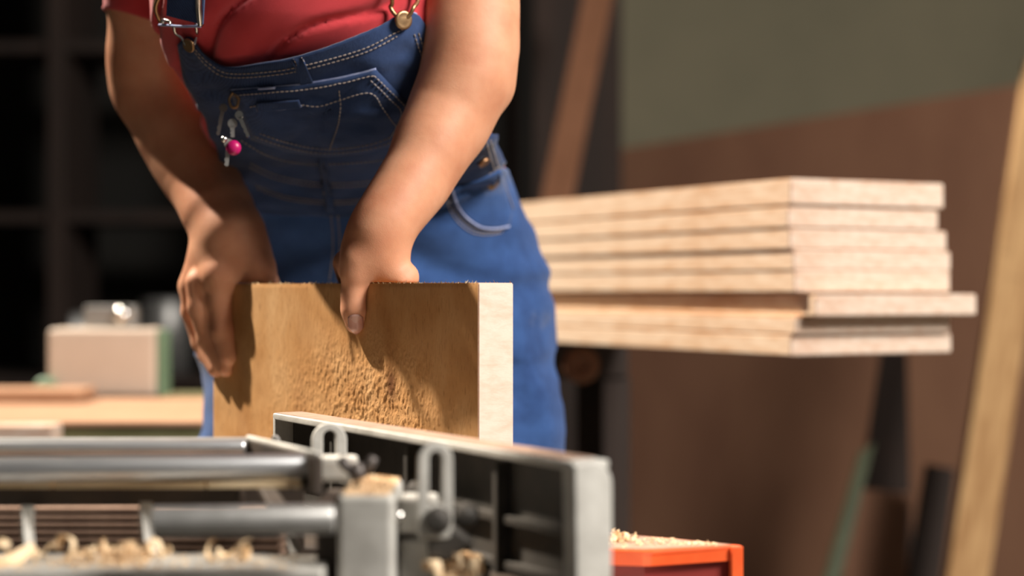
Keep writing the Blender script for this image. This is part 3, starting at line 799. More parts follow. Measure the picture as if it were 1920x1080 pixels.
def on_cloth(u, v, off=.0012):
    h = cast(tree_p, u, v)
    if h[0] is not None:
        n = h[1] if h[1].dot(CAM-h[0]) > 0 else -h[1]
        return h[0] + n*(.0022+off), n
    return _old(u, v, off)
ribbon_edge([(434, 168), (500, 164), (560, 158), (640, 145), (705, 129)], pocket, .0013, M['denim_edge'], 'pocket_edge', .0006)
stitch([[(440, 176), (500, 172), (562, 166), (642, 153), (700, 139)], [(700, 139), (732, 172), (760, 204), (745, 244), (732, 262), (680, 277), (609, 283), (542, 273), (480, 252)],
        [(694, 148), (724, 178), (750, 206), (736, 244), (724, 256), (680, 269), (609, 275), (546, 265), (490, 247)]], pocket)
stitch([[(472, 198), (520, 190), (600, 196), (690, 172), (720, 206), (742, 236)]], pocket)
stitch([[(636, 166), (640, 200), (632, 240), (618, 278)]], pocket)
welt = patch(poly_dense([(484, 188), (560, 182), (566, 196), (486, 204)], 7), .0014, 'pocket_welt', M['denim_shaded'], pocket, .002)
ribbon_edge([(486, 203), (526, 201), (566, 195)], pocket, .0011, M['denim_edge'], 'welt_edge', .0012)
# waist seams, fly, hip pocket, side placket
stitch([[(452, 262), (500, 290), (560, 305), (640, 306), (735, 296), (800, 270)], [(470, 305), (520, 328), (600, 342), (700, 338), (790, 318)],
        [(468, 312), (518, 335), (600, 349), (700, 345), (790, 325)], [(480, 346), (540, 368), (620, 376), (690, 372)], [(482, 352), (540, 374), (620, 382), (690, 378)]], bib)
stitch([[(621, 404), (624, 440), (624, 480), (618, 524)], [(634, 404), (637, 440), (637, 480), (632, 524)]], OV)
hip = [(846, 352), (856, 382), (872, 406), (897, 424), (925, 428), (952, 424)]
hp = patch(poly_dense([(846, 352), (856, 382), (872, 406), (897, 424), (925, 428), (952, 424), (958, 400), (944, 350), (936, 316), (900, 334)], 7), .0010, 'hip_pocket', M['denim'], OV, .002)
ribbon_edge(hip, OV, .0016, M['denim_edge'], 'pocket_edge', .0022)
stitch([hip, [(q[0]-7, q[1]+7) for q in hip], [(q[0]-12, q[1]+12) for q in hip]], OV)
stitch([[(864, 360), (900, 338), (936, 312)], [(868, 366), (904, 344), (940, 318)], [(918, 262), (930, 300), (944, 340), (962, 392)], [(910, 262), (922, 302), (936, 344), (954, 396)]], OV, .0009)
for (u, v, r) in ((905, 302, 12.5), (922, 344, 13)):
    p, n = on_cloth(u, v, .002); q = Vector((0, 0, 1)).rotation_difference(n); Mx = Matrix.Translation(p) @ q.to_matrix().to_4x4(); R0 = px(r, 1.82)
    MB().lathe([(R0*.9, -.002), (R0, .0006), (R0*.96, .0018), (R0*.80, .0023), (R0*.70, .0017), (R0*.3, .0021)], 24, Mx).build('button', M['copper'] if v < 320 else M['brass'], OV, True)
# bib buttons, buckle rings, straps
def button_on_bib(u, v, r):
    p, n = on_cloth(u, v, .002); q = Vector((0, 0, 1)).rotation_difference(n); Mx = Matrix.Translation(p) @ q.to_matrix().to_4x4(); R0 = px(r, 1.66)
    MB().lathe([(R0*.4, -.004), (R0*.4, .002), (R0, .002), (R0*1.03, .0032), (R0*.9, .0046), (R0*.72, .0042), (R0*.3, .0048)], 28, Mx).build('bib_button', M['brass'], bib, True)
    return p + n*.004, n
pL, nL = button_on_bib(360, 82, 14); pR, nR = button_on_bib(752, 38, 18)
def wire(pts, d, r, name, mat, parent, closed=False):
    q = [P(u, v, d + (e[0] if e else 0)) for u, v, *e in pts]
    return MB().tube([Vector(t) for t in spline([tuple(x) for x in q], len(q)*6)], r, 8, closed=closed).build(name, mat, parent, True)
dL = pL.y - .002; dR = pR.y - .002
# strap ends: folded denim with a metal slider
def strap(pts, w, d_off, parent, name):
    V = []; Fc = []
    for i, (p, n, t) in enumerate(pts):
        s = t.cross(n).normalized()
        for a, b in ((-w, 0), (w, 0), (w, .003), (-w, .003)): V.append(p + s*a + n*b)
    m = len(pts)
    for i in range(m-1):
        for k in range(4): Fc.append((i*4+k, i*4+(k+1) % 4, (i+1)*4+(k+1) % 4, (i+1)*4+k))
    Fc += [(0, 3, 2, 1), tuple((m-1)*4+k for k in range(4))]
    return mk(name, V, Fc, M['denim_shaded'], parent)
def strap_path(pix, dz):
    q = [P(*a) for a in spline(pix, 24)]; out = []
    for i, p in enumerate(q):
        t = (q[min(i+1, len(q)-1)] - q[max(i-1, 0)]).normalized(); n = Vector((0, -1, .35)); n = (n - t*n.dot(t)).normalized()
        out.append((p, n, t))
    return out
tree_s = BVHTree.FromPolygons([tuple(Vector(v.co) + off0) for v in shirt.data.vertices], [tuple(p.vertices) for p in shirt.data.polygons])
def on_shirt(u, v, off):
    h = cast(tree_s, u, v)
    if h[0] is None: return P(u, v, 1.66)
    n = h[1] if h[1].dot(CAM-h[0]) > 0 else -h[1]
    return h[0] + n*off
def strap_path3(q, sx):
    q = [Vector(t) for t in spline([tuple(x) for x in q], 40)]; out = []
    for i, p in enumerate(q):
        t = (q[min(i+1, len(q)-1)] - q[max(i-1, 0)]).normalized(); f = min(1, max(0, (i/39-.42)/.33)); a = f*f*(3-2*f)*math.pi*.95
        n = Vector((sx*(1-f), -math.cos(a), math.sin(a)+.12)); n = (n - t*n.dot(t)).normalized(); out.append((p, n, t))
    return out
def over_shoulder(u0, u1): return [P(u0, -235, 1.70), P((u0+u1)/2, -262, 1.80), P(u1, -200, 1.915), P(u1, 0, 1.96), P(u1, 200, 2.06)]
def front_run(u0, v0, u1, v1):
    q0, q1 = on_shirt(u0, v0, .008), on_shirt(u1, v1, .008); n = 5; out = []
    dip = max(0, max(q0.y + (q1.y-q0.y)*k/n - on_shirt(u0+(u1-u0)*k/n, v0+(v1-v0)*k/n, .008).y for k in range(n+1)))
    return [P(u0+(u1-u0)*k/n, v0+(v1-v0)*k/n, q0.y + (q1.y-q0.y)*k/n - dip) for k in range(n+1)]
strap(strap_path3(front_run(348, 36, 358, -150) + over_shoulder(372, 470), -.12), px(36, 1.68), 0, OV, 'strap')
strap(strap_path3(front_run(748, -46, 742, -165) + over_shoulder(732, 650), .2), px(34, 1.68), 0, OV, 'strap')
def wire3(pts, off, r, name, mat, parent):
    q = [on_shirt(u, v, off) for u, v in pts]
    return MB().tube([Vector(t) for t in spline([tuple(x) for x in q], len(q)*6)], r, 8).build(name, mat, parent, True)
wire3([(309, -40), (309, 0), (312, 22), (318, 30)], .011, .0022, 'slider', M['brass'], OV)
wire3([(381, -44), (383, 0), (384, 30)], .0125, .0034, 'slider', M['chrome'], OV)
wire3([(314, 34), (332, 36), (350, 37), (383, 34)], .0115, .0013, 'strap_hem', M['denim_edge'], OV)
def loop_wire(pts, p_end, r, mat, parent):
    q = [on_shirt(u, v, .008) if k else p_end + (P(u, v, p_end.y) - P(*pts_c, p_end.y)) for u, v, k in pts]
    return MB().tube([Vector(t) for t in spline([tuple(x) for x in q], len(q)*6)], r, 8).build('buckle_loop', mat, parent, True)
pts_c = (360, 82); loop_wire([(318, 28, 1), (335, 36, 1), (340, 54, 1), (345, 68, 0), (352, 80, 0), (361, 85, 0), (370, 78, 0), (375, 62, 0), (376, 50, 1), (374, 34, 1)], pL - nL*.0025, .0017, M['chrome'], bib)
sphere_mb(on_shirt(318, 28, .010), .0026).build('buckle_end', M['chrome'], bib, True)
sphere_mb(on_shirt(335, 36, .010), .0026).build('buckle_end', M['chrome'], bib, True)
pts_c = (752, 38); loop_wire([(732, -55, 1), (727, -30, 1), (726, -4, 1), (729, 14, 0), (738, 28, 0), (752, 36, 0), (765, 28, 0), (772, 14, 0), (773, -4, 1), (770, -30, 1), (764, -55, 1)], pR - nR*.0025, .0021, M['brass'], bib)
# shoes
for lg in legs:
    c = lg[-1][0]
    def shoe_f(p, box, c=c):
        d = smin(cone(p, (c.x, c.y-.13, .04), (c.x, c.y+.02, .05), .044, .046), cone(p, (c.x, c.y+.02, .05), (c.x, c.y+.03, .11), .046, .043), .03)
        return np.maximum(d, .003 - p[:, 2])
    V, Q = sdf_mesh(shoe_f, Vector((c.x-.08, c.y-.22, -.02)), Vector((c.x+.08, c.y+.12, .2)), .006)
    mk_np('shoe', V, Q, M['black_rubber'], PER)

# keys clipped to the bib pocket
KP, KN = on_cloth(437, 180, .004)
keys = thing('key_bunch', KP, 'bunch of keys with a pink bead clipped to the denim bib pocket', 'keys')
kd = KP.y - .006
wire([(438, 172), (430, 186), (434, 200), (444, 200), (448, 186)], kd, .0014, 'clip_ring', M['brass'], keys, True)
def key(pts, w, mat, name='key'):
    a, b = Vector(P(*pts[0])), Vector(P(*pts[1])); t = (b-a).normalized(); n = Vector((0, -1, 0)); s = t.cross(n).normalized(); n = s.cross(t)
    mb = MB(); Mx = frame(a, t, s, n); L_ = (b-a).length
    mb.lathe([(w*1.15, -.0011), (w*1.25, 0), (w*1.15, .0011)], 18, Mx @ Matrix.Translation((w, 0, 0)))
    mb.prism([(w*1.6, -w*.5), (L_*.97, -w*.5), (L_, 0), (L_*.95, w*.5), (L_*.85, w*.3), (L_*.75, w*.6), (L_*.66, w*.35), (L_*.56, w*.55), (w*1.6, w*.55)], -.0011, .0011, 0, Mx)
    return mb.build(name, mat, keys, False)
key([(446, 210, kd-.004), (466, 258, kd-.010)], .0036, M['chrome'])
key([(420, 196, kd), (408, 254, kd-.002)], .0034, M['nut'])
key([(436, 224, kd-.002), (436, 258, kd-.004)], .0040, M['steel_dull'])
key([(430, 262, kd-.004), (424, 312, kd-.006)], .0040, M['steel_dull'])
sphere_mb(P(438, 277, kd-.006), .0076, sq=(1, .8, 1)).build('pink_bead', M['pink'], keys, True)
sphere_mb(P(420, 261, kd-.008), .0034).build('metal_ball', M['chrome'], keys, True)

# ------------------------------------------------------------------ the plank itself
nx, nz = 84, 56
def bp(a, n, z): return Vector((a, n, z))
# local frame: x from 0 (right end) to -BL, y 0 (front) to BTH, z 0 (bottom) up
HB = Z_BTOP - Z_TABLE
b = bmesh.new(); bmesh.ops.create_cube(b, size=1)
for v in b.verts: v.co = Vector((-BL/2 + v.co.x*BL, BTH/2 + v.co.y*BTH, HB/2 + v.co.z*HB))
bmesh.ops.bevel(b, geom=b.edges[:], offset=.0009, segments=2, affect='EDGES')
me = bpy.data.meshes.new('plank'); b.to_mesh(me); b.free()
for m_ in (M['workpiece'], M['work_end']): me.materials.append(m_)
for p in me.polygons:
    if abs(p.normal.x) > .5: p.material_index = 1
plank = bpy.data.objects.new('plank', me); COL.objects.link(plank)
plank.location = (B0.x, B0.y, Z_TABLE); plank.rotation_euler = (0, 0, BT)
tag(plank, 'thick rough-sawn brown plank standing on edge, gripped by both hands', 'plank')
# rough-sawn relief of the front face: torn grain standing proud of the smoother wood
gx = np.linspace(-BL+.0004, -.0004, 440); gzz = np.linspace(.0004, HB-.0004, 220)
XX, ZZ = np.meshgrid(gx, gzz, indexing='ij'); q2 = np.stack([XX.ravel(), np.zeros(XX.size), ZZ.ravel()], 1)
big = hash_noise(q2, (14, 1, 14), 41) + .5*hash_noise(q2, (34, 1, 30), 42)
rad = np.sqrt(((q2[:, 0]+.185)*.5)**2 + (q2[:, 2]-.098)**2)
msk = np.clip((.088 - rad - .05*big)/.06, 0, 1)
grain_ = hash_noise(q2, (360, 1, 240), 43) + .6*hash_noise(q2, (600, 1, 400), 44)
grain_ = np.clip((grain_ + .12)/.5, 0, 1); grain_ = grain_*grain_*(3-2*grain_)
arcs = np.sin((q2[:, 2]*34 + 9*q2[:, 0] + 4*hash_noise(q2, (8, 1, 8), 45))*6.0)
rel = .0002 + msk*grain_*.0011 + .00016*(arcs*.5+.5) + .00022*(hash_noise(q2, (700, 1, 90), 46)+.5)
edge = np.minimum(np.minimum(-q2[:, 0], q2[:, 0]+BL), np.minimum(q2[:, 2], HB-q2[:, 2]))
rel = rel*np.clip(edge/.004, .05, 1)
q2[:, 1] = -rel
ii = np.arange(440*220).reshape(440, 220)
fq = np.stack([ii[:-1, :-1].ravel(), ii[1:, :-1].ravel(), ii[1:, 1:].ravel(), ii[:-1, 1:].ravel()], 1)
face = mk_np('sawn_face', q2, fq, M['workpiece'], None); face.parent = plank
# torn fibres along its upper edges
mb = MB(); rng = random.Random(5)
for i in range(420):
    a = -rng.random()*BL; y = rng.choice([0, 0, 0, BTH, BTH*rng.random()]); L_ = rng.uniform(.001, .0028) * (2.2 if rng.random() < .06 else 1)
    p = Vector((a, y, HB-.0004)); t = Vector((rng.gauss(0, .6), rng.gauss(0, .5), .9)).normalized(); s = Vector((rng.uniform(.0002, .0007), rng.uniform(-.0003, .0003), 0))
    mb.add([p-s, p+s, p+t*L_+s*.3, p+t*L_-s*.3], [(0, 1, 2, 3)])
fz = mk('torn_fibres', [plank.location + v for v in map(Vector, mb.v)], mb.f, M['work_fuzz'], plank); fz['kind'] = 'stuff'

# ------------------------------------------------------------------ the jointer
MAC_LOC = Vector((-.15, 1.45, 0))
MAC = thing('jointer_planer', MAC_LOC, 'grey cast-iron jointer with steel rods, slotted fence and orange guard under the plank', 'machine')
FO = P(555, 770, 1.588) + Vector((.008, -.0139, 0)); FO.z = ZC - .112
FD = Vector((.5, -.8660254, 0)); FP = Vector((.8660254, .5, 0))      # along the fence (towards the camera), across it (right, back)
FL = .506; FW = .0295
FM = frame(FO, FD, FP, Vector((0, 0, 1)))      # local x along, y across (0 = right face, -FW = open left side), z up (0 = top)
HF = .112
# fence casting: web, rims, end plates and ribs
mb = MB()
prof = [(0, 0)]
web = MB()
mb.box(.004, FL-.003, -.010, 0, -HF, -.002, .002, FM)
mb.box(0, FL, -FW, 0, -.0060, 0, .0020, FM, 3)
mb.box(0, .006, -FW, 0, -HF, -.001, .002, FM)
# near end plate with its rounded upper corner
rc = .016; pts = [(-FW+.002, -HF), (-FW, -.002)]
pts += [(-rc + rc*math.sin(t), -rc + rc*math.cos(t)) for t in np.linspace(0, math.pi/2, 8)]
pts += [(0, -.05), (-.001, -HF)]
EM = FM @ Matrix(((0, 0, 1, FL-.012), (1, 0, 0, 0), (0, 1, 0, 0), (0, 0, 0, 1)))
fence = mb.build('fence', M['cast'], MAC); auto_smooth(fence, 35)
ep = MB().prism(pts, 0, .016, .0022, EM, 3).build('end_plate', M['cast'], fence); auto_smooth(ep, 35)
mb = MB().box(.007, FL-.014, -.0125, -.0102, -HF+.001, -.009, 0, FM).build('fence_hollow_shade', M['cast_dark'], fence)  # dark liner: shade of the fence hollow put into colour, ribs too
for z in (-.050, -.082):
    mb = MB().box(.008, FL-.014, -.020, -.0126, z-.003, z+.003, .001, FM).build('rib', M['cast_dark'], fence)
for x in (.115, .255, .395):
    MB().box(x-.003, x+.003, -.024, -.0126, -HF+.002, -.010, .001, FM).build('rib', M['cast_dark'], fence)
MB().box(.002, FL-.014, -FW+.0022, -.002, -.0003, .0005, 0, FM).build('dust_film', M['dust_film'], fence)
# bed under the plank, body below
mb = MB().box(-.44, .56, -.050, .155, -.030, 0, .003, frame(Vector((FO.x, FO.y, Z_TABLE-.0006)), FD, FP, Vector((0, 0, 1))))
bed = mb.build('bed', M['cast'], MAC); auto_smooth(bed, 35)
MB().box(-.38, .50, -.045, .14, -.66, -.031, .004, frame(Vector((FO.x, FO.y, Z_TABLE)), FD, FP, Vector((0, 0, 1)))).build('base_cabinet', M['machine_dark'], MAC)
MB().box(-.62, .02, 1.10, 1.42, .03, ZC-.200, .004).build('body', M['machine_dark'], MAC)
MB().box(-.6, 0, 1.12, 1.40, 0, .03).build('plinth', M['black_rubber'], MAC)
# guide rods
def rod(u0, u1, v0, v1, d0, d1, r, mat, name='guide_rod', tip=.002):
    a, c = P(u0, v0, d0), P(u1, v1, d1); t = (c-a).normalized()
    o = MB().tube([a, a+t*.001, c-t*tip, c-t*tip*.3, c], [r, r, r, r*.9, r*.72], 40).build(name, mat, MAC); auto_smooth(o, 50); return o
rod(-260, 461, 842, 839, 1.285, 1.30, px(15.5, 1.3), M['steel'])
rod(-260, 589, 884, 874, 1.185, 1.205, px(23.5, 1.2), M['steel'])
rod(288, 629, 978, 973, 1.095, 1.10, px(28, 1.1), M['steel_dull'])
MB().box(P(-275, 0, 1.2).x-.012, P(-255, 0, 1.2).x, 1.16, 1.33, ZC-.21, ZV(826, 1.2), .003).build('rod_bracket', M['machine_dark'], MAC)
# flat bar over the rear rod, cream strip, dark cover
MB().box(P(-260, 0, 1.31).x, P(462, 0, 1.31).x, 1.306, 1.325, ZV(838, 1.31), ZV(823.5, 1.306), .0012).build('flat_bar', M['steel_dull'], MAC)
st_z = ZV(908, 1.2)
for (u0, u1) in ((-260, 99), (104, 385), (390, 545), (549, 566)):
    MB().box(P(u0, 0, 1.2).x, P(u1, 0, 1.2).x, 1.196, 1.212, st_z-.0024, st_z+.0024, .0006).build('cream_strip', M['cream_wood'], MAC)
MB().box(P(-260, 0, 1.22).x, P(452, 0, 1.22).x, 1.208, 1.24, ZV(950, 1.208), ZV(913, 1.208), .002).build('cover_bar', M['machine_dark'], MAC)
# end bracket joining the two rods
a0, a1, a2, a3 = P(466, 823, 1.325), P(598, 856, 1.185), P(598, 930, 1.185), P(466, 892, 1.325)
mb = MB()
def slab(pts, th, mat, name, parent, bev=0):
    pts = [Vector(p) for p in pts]; n = (pts[1]-pts[0]).cross(pts[2]-pts[0]).normalized(); k = len(pts)
    V = [p - n*th/2 for p in pts] + [p + n*th/2 for p in pts]
    Fc = [tuple(range(k))[::-1], tuple(range(k, 2*k))] + [(i, (i+1) % k, k+(i+1) % k, k+i) for i in range(k)]
    o = mk(name, V, Fc, mat, parent)
    bm = bmesh.new(); bm.from_mesh(o.data); bmesh.ops.recalc_face_normals(bm, faces=bm.faces[:]); bm.to_mesh(o.data); bm.free()
    if bev: m = o.modifiers.new('bevel', 'BEVEL'); m.width = bev; m.segments = 2
    return o
slab([a0, a1, a2, a3], .006, M['machine_dark'], 'rod_bracket', MAC, .0012)
MB().tube([a0 + Vector((0, 0, .001)), a1 + Vector((0, 0, .001))], .0022, 8).build('bracket_rim', M['cast'], MAC, True)
o = slab([P(508, 824, 1.36), P(512, 816, 1.36), P(520, 816, 1.36), P(525, 823, 1.36), P(525, 836, 1.36), P(508, 836, 1.36)], .006, M['steel_dull'], 'lug', MAC, .001)
slab([P(468, 824, 1.34), P(472, 818, 1.34), P(480, 818, 1.34), P(482, 830, 1.34), P(468, 832, 1.34)], .006, M['steel_dull'], 'lug', MAC, .001)
slab([P(478, 905, 1.26), P(505, 905, 1.26), P(545, 960, 1.20), P(508, 960, 1.20)], .006, M['machine_dark'], 'strut', MAC, .001)
# slats of the dust grille
slat0 = None
for i in range(9):
    v = 953 + 14.2*i; zc = ZV(v, 1.27)
    if slat0 is None:
        slat0 = MB().box(P(-260, 0, 1.27).x, P(532, 0, 1.27).x, 1.262, 1.285, zc-.0013, zc+.0013, .0005).build('slat', M['dust_film'], MAC)
    else:
        c = slat0.copy(); link(c); c.parent = MAC; c.location = (0, 0, zc - ZV(953, 1.27))
slab([P(520, 950, 1.25), P(532, 950, 1.25), P(574, 1060, 1.22), P(552, 1060, 1.22)], .008, M['steel_dull'], 'grille_frame', MAC, .001)
MB().box(P(-260, 0, 1.33).x, P(570, 0, 1.33).x, 1.325, 1.335, ZV(1075, 1.33), ZV(905, 1.33)).build('back_panel', M['machine_dark'], MAC)
# upright brackets in front of the grille
for (u0, u1, vt, vb, d) in ((40, 68, 948, 1090, 1.20), (262, 292, 940, 1050, 1.21)):
    slab([P(u0, vt, d), P(u1-4, vt, d), P(u1-6, vt+45, d), P(u1+4, vb, d-.02), P(u0+12, vb, d-.02), P(u0, vt+45, d)], .005, M['cast'], 'upright_bracket', MAC, .001)
# ledge at the bottom
zl = ZV(1067, 1.12)
MB().box(-.62, P(606, 0, 1.12).x, 1.105, 1.186, zl-.012, zl, .0015).build('ledge', M['cast'], MAC)
# post with its block, wing nut and bolts
PT = ZV(930, 1.13)
pxl, pxr = P(632, 0, 1.13).x, P(737, 0, 1.13).x
post = MB().box(pxl, pxr, 1.13, 1.235, ZC-.30, PT, .004, None, 3).build('post', M['cast'], MAC); auto_smooth(post, 40)
MB().box(pxl-.016, pxl+.001, 1.15, 1.225, ZC-.30, PT-.006, .002).build('post_side', M['machine_dark'], MAC)
MB().box(P(594, 0, 1.24).x, P(668, 0, 1.24).x, 1.238, 1.262, ZV(905, 1.24), ZV(857, 1.24), .004).build('arm_block', M['cast'], MAC)
MB().box(pxr+.001, pxr+.026, 1.165, 1.21, ZV(1000, 1.165), ZV(938, 1.165), .003).build('side_block', M['cast'], MAC)
MB().box(pxr+.001, pxr+.024, 1.17, 1.25, ZC-.30, ZV(1012, 1.17), .003).build('side_block', M['cast'], MAC)
o = sphere_mb(P(745, 969, 1.150), px(13, 1.15), sq=(1.0, .7, .9)).build('bolt_head', M['chrome'], MAC, True)
wd = 1.165
stem_b = P(667, 924, wd); stem_b.z = PT - .002
wn = MB().tube([stem_b, P(668, 893, wd), P(669, 880, wd)], [px(6, wd), px(6, wd), px(9, wd)], 12).lathe([(px(15, wd), -.004), (px(17, wd), 0), (px(12, wd), .006)], 16, Matrix.Translation(P(670, 886, wd))).build('wing_nut', M['nut'], MAC, True)
for sgn in (-1, 1):
    q = [P(670 + sgn*a, v, wd) for a, v in ((8, 886), (18, 877), (26, 866), (32, 857))]
    MB().tube(q, [px(8, wd), px(10, wd), px(11, wd), px(8, wd)], 10).build('wing', M['nut'], wn, True)
# slotted brackets
def slotted(uc, vt, vb, hw, sw, svt, svb, d, name, yaw):
    """inverted-U plate with a slot; picture measures at depth d"""
    W_ = px(hw, d); S_ = px(sw, d); zt = ZV(vt, d); zb = ZV(vb, d); st, sb = ZV(svt, d), ZV(svb, d)
    outer = [(-W_, zb)] + [(-W_*math.cos(t), zt - W_ + W_*math.sin(t)) for t in np.linspace(0, math.pi, 17)] + [(W_, zb)]
    inner = [(-S_, sb)] + [(-S_*math.cos(t), st - S_ + S_*math.sin(t)) for t in np.linspace(0, math.pi, 17)] + [(S_, sb)]
    n = len(outer); th = .005; V = []; Fc = []
    c = P(uc, 540, d)
    ex = Vector((math.cos(yaw), math.sin(yaw), 0)); ey = Vector((-math.sin(yaw), math.cos(yaw), 0))
    for y in (-th/2, th/2):
        for ring in (outer, inner):
            for x, z in ring: V.append(Vector((c.x, c.y, 0)) + ex*x + ey*y + Vector((0, 0, z)))
    def idx(layer, ring, i): return layer*2*n + ring*n + i % n
    for i in range(n):
        Fc.append((idx(0, 0, i), idx(0, 0, i+1), idx(0, 1, i+1), idx(0, 1, i))); Fc.append((idx(1, 0, i+1), idx(1, 0, i), idx(1, 1, i), idx(1, 1, i+1)))
        Fc.append((idx(0, 0, i+1), idx(0, 0, i), idx(1, 0, i), idx(1, 0, i+1))); Fc.append((idx(0, 1, i), idx(0, 1, i+1), idx(1, 1, i+1), idx(1, 1, i)))
    o = mk(name, V, Fc, M['cast'], MAC); m = o.modifiers.new('bevel', 'BEVEL'); m.width = .001; m.segments = 2; m.limit_method = 'ANGLE'
    return o
slotted(617, 793, 890, 33, 12, 807, 868, 1.34, 'slotted_bracket', math.radians(14))
slotted(816, 829, 1010, 33, 13, 846, 945, 1.16, 'slotted_bracket', math.radians(14))
for (u, v, d, r) in ((822, 972, 1.165, 26), (876, 965, 1.19, 22)):
    Mx = Matrix.Translation(P(u, v, d)) @ Matrix.Rotation(math.radians(90), 4, 'X')
    MB().lathe([(px(r, d), -.012), (px(r, d), .010), (px(r*.85, d), .014), (px(r*.4, d), .016)], 8, Mx).build('clamp_knob', M['cast_dark'], MAC)
slab([P(800, 1000, 1.17), P(850, 985, 1.17), P(890, 1015, 1.17), P(840, 1050, 1.17), P(805, 1040, 1.17)], .02, M['cast_dark'], 'clamp_foot', MAC, .002)
# carriage shelf between post and fence (its chips lie on it)
zs = ZV(1062, 1.20)
MB().box(pxr+.026, P(905, 0, 1.18).x, 1.14, 1.26, zs-.03, zs, .002).build('carriage', M['cast'], MAC)
MB().box(pxr+.001, P(800, 0, 1.25).x, 1.252, 1.30, ZV(1040, 1.25), ZV(912, 1.26), .002).build('carriage_wall', M['cast_dark'], MAC)
# orange guard: top plate, turned-down front lip and right leg
gz = ZC - .2056
gp = [(.020, 1.372), (.073, 1.366), (.1026, 1.360), (.110, 1.3605), (.1830, 1.391), (.0805, 1.467), (.020, 1.50)]
guard = MB().prism(gp, gz-.0035, gz, .0010).build('guard', M['orange'], MAC)
MB().prism([(.030, 1.384), (.073, 1.374), (.1026, 1.367), (.1760, 1.3915), (.0805, 1.461), (.030, 1.488)], gz-.0002, gz+.0004).build('dust_film', M['dust_film'], guard)
fr = [(.020, 1.372), (.073, 1.366), (.1020, 1.3602), (.1090, 1.3612), (.1830, 1.391)]
V = []; Fc = []
for i, (x, y) in enumerate(fr):
    for dy in (0, .004):
        for z in (gz-.0005, gz-.0120): V.append((x, y+dy, z))
for i in range(len(fr)-1):
    a = i*4; c = a+4
    Fc += [(a, c, c+1, a+1), (a+2, a+3, c+3, c+2), (a, a+2, c+2, c), (a+1, c+1, c+3, a+3)]
Fc += [(0, 1, 3, 2), (len(fr)*4-4, len(fr)*4-2, len(fr)*4-1, len(fr)*4-3)]
mk('guard_lip', V, Fc, M['orange'], guard)
MB().box(-.0105, 0, -.004, .0015, -.034, -.0005, .001, frame(Vector((.1832, 1.3915, gz)), Vector((.924, .382, 0)), Vector((-.382, .924, 0)), Vector((0, 0, 1)))).build('guard_leg', M['orange'], guard)
MB().prism([(.022, 1.378), (.104, 1.366), (.178, 1.394), (.0795, 1.460), (.022, 1.49)], gz-.029, gz-.0037, 0).build('guard_hollow_shade', M['red_shade'], guard)  # solid fill; dark red stands in for shade in the guard's hollow

# ------------------------------------------------------------------ wood chips
def curl(rng, L_, w, turns, r0):
    n = 16; V = []; Fc = []
    for i in range(n+1):
        t = i/n; a = t*turns*2*math.pi; r = r0*(1+.5*t)
        x = r*math.cos(a) + t*L_*.3; z = r*math.sin(a); tw = .3*math.sin(t*3 + rng.random())
        ww = w*(.55+.45*math.sin(math.pi*min(1, t+.15)))*(1 + .15*rng.uniform(-1, 1))
        for s in (-1, 1):
            for th in (0, .0004): V.append(Vector((x*(1+th/r0), s*ww + tw*.002, z*(1+th/r0))))
    for i in range(n):
        a = i*4; c = a+4
        Fc += [(a, c, c+2, a+2), (a+1, a+3, c+3, c+1), (a, a+1, c+1, c), (a+2, c+2, c+3, a+3)]
    return V, Fc
ORD = ['first', 'second', 'third', 'fourth', 'fifth', 'sixth', 'seventh', 'eighth', 'ninth', 'tenth', 'eleventh', 'twelfth', 'thirteenth', 'fourteenth', 'fifteenth', 'sixteenth', 'rightmost']
def shaving(p, size, rng, label, group):
    V, Fc = curl(rng, size, size*rng.uniform(.22, .4), rng.uniform(.3, .8), size*.5)
    R = Matrix.Rotation(rng.uniform(0, 6.28), 3, 'Z') @ Matrix.Rotation(rng.uniform(-.5, .5), 3, 'X') @ Matrix.Rotation(rng.uniform(0, 6.28), 3, 'Y')
    V = [R @ v for v in V]; mz = min(v.z for v in V); V = [v + Vector((p.x, p.y, p.z - mz + .0003)) for v in V]
    o = mk('wood_shaving', V, Fc, M['shaving'], None, True)
    return tag(o, label, 'wood shaving', group)
rng = random.Random(11)
for i, (u, d, s) in enumerate(((8, 1.13, .018), (28, 1.14, .014), (70, 1.15, .010), (100, 1.16, .012), (125, 1.15, .014), (150, 1.17, .010), (175, 1.15, .011), (200, 1.16, .013), (225, 1.15, .009), (246, 1.17, .012), (258, 1.15, .017), (290, 1.16, .012), (305, 1.17, .010), (400, 1.15, .012), (425, 1.16, .015), (450, 1.15, .013), (474, 1.15, .018))):
    q = P(u, 540, d); q.z = zl; shaving(q, s*.8, rng, 'pale curled wood shaving on the grey ledge below the slats, %s' % ('rightmost one' if i == 16 else ORD[i] + ' from the left'), 'shavings on the ledge')
sp = slab([P(-14, 1062, 1.128), P(4, 1050, 1.13), P(62, 1020, 1.15), P(68, 1030, 1.15), P(30, 1056, 1.135)], .003, M['shaving'], 'wood_splinter', None)
tag(sp, 'long pale wood splinter propped against the leftmost bracket of the machine', 'wood splinter')
for i in range(9):
    q = P(785 + i*13.5, 540, 1.15 + .04*rng.random()); q.z = zs; shaving(q, rng.uniform(.009, .016), rng, 'orange-tinted wood shaving on the dark carriage beside the fence, %s from the left' % ORD[i], 'shavings on the carriage')
for i in range(5):
    q = Vector((.076 + .005*i, 1.40+.04*rng.random(), gz)); shaving(q, rng.uniform(.005, .008), rng, 'tiny pale wood shaving on the orange guard, %s from the left' % ORD[i], 'shavings on the guard')
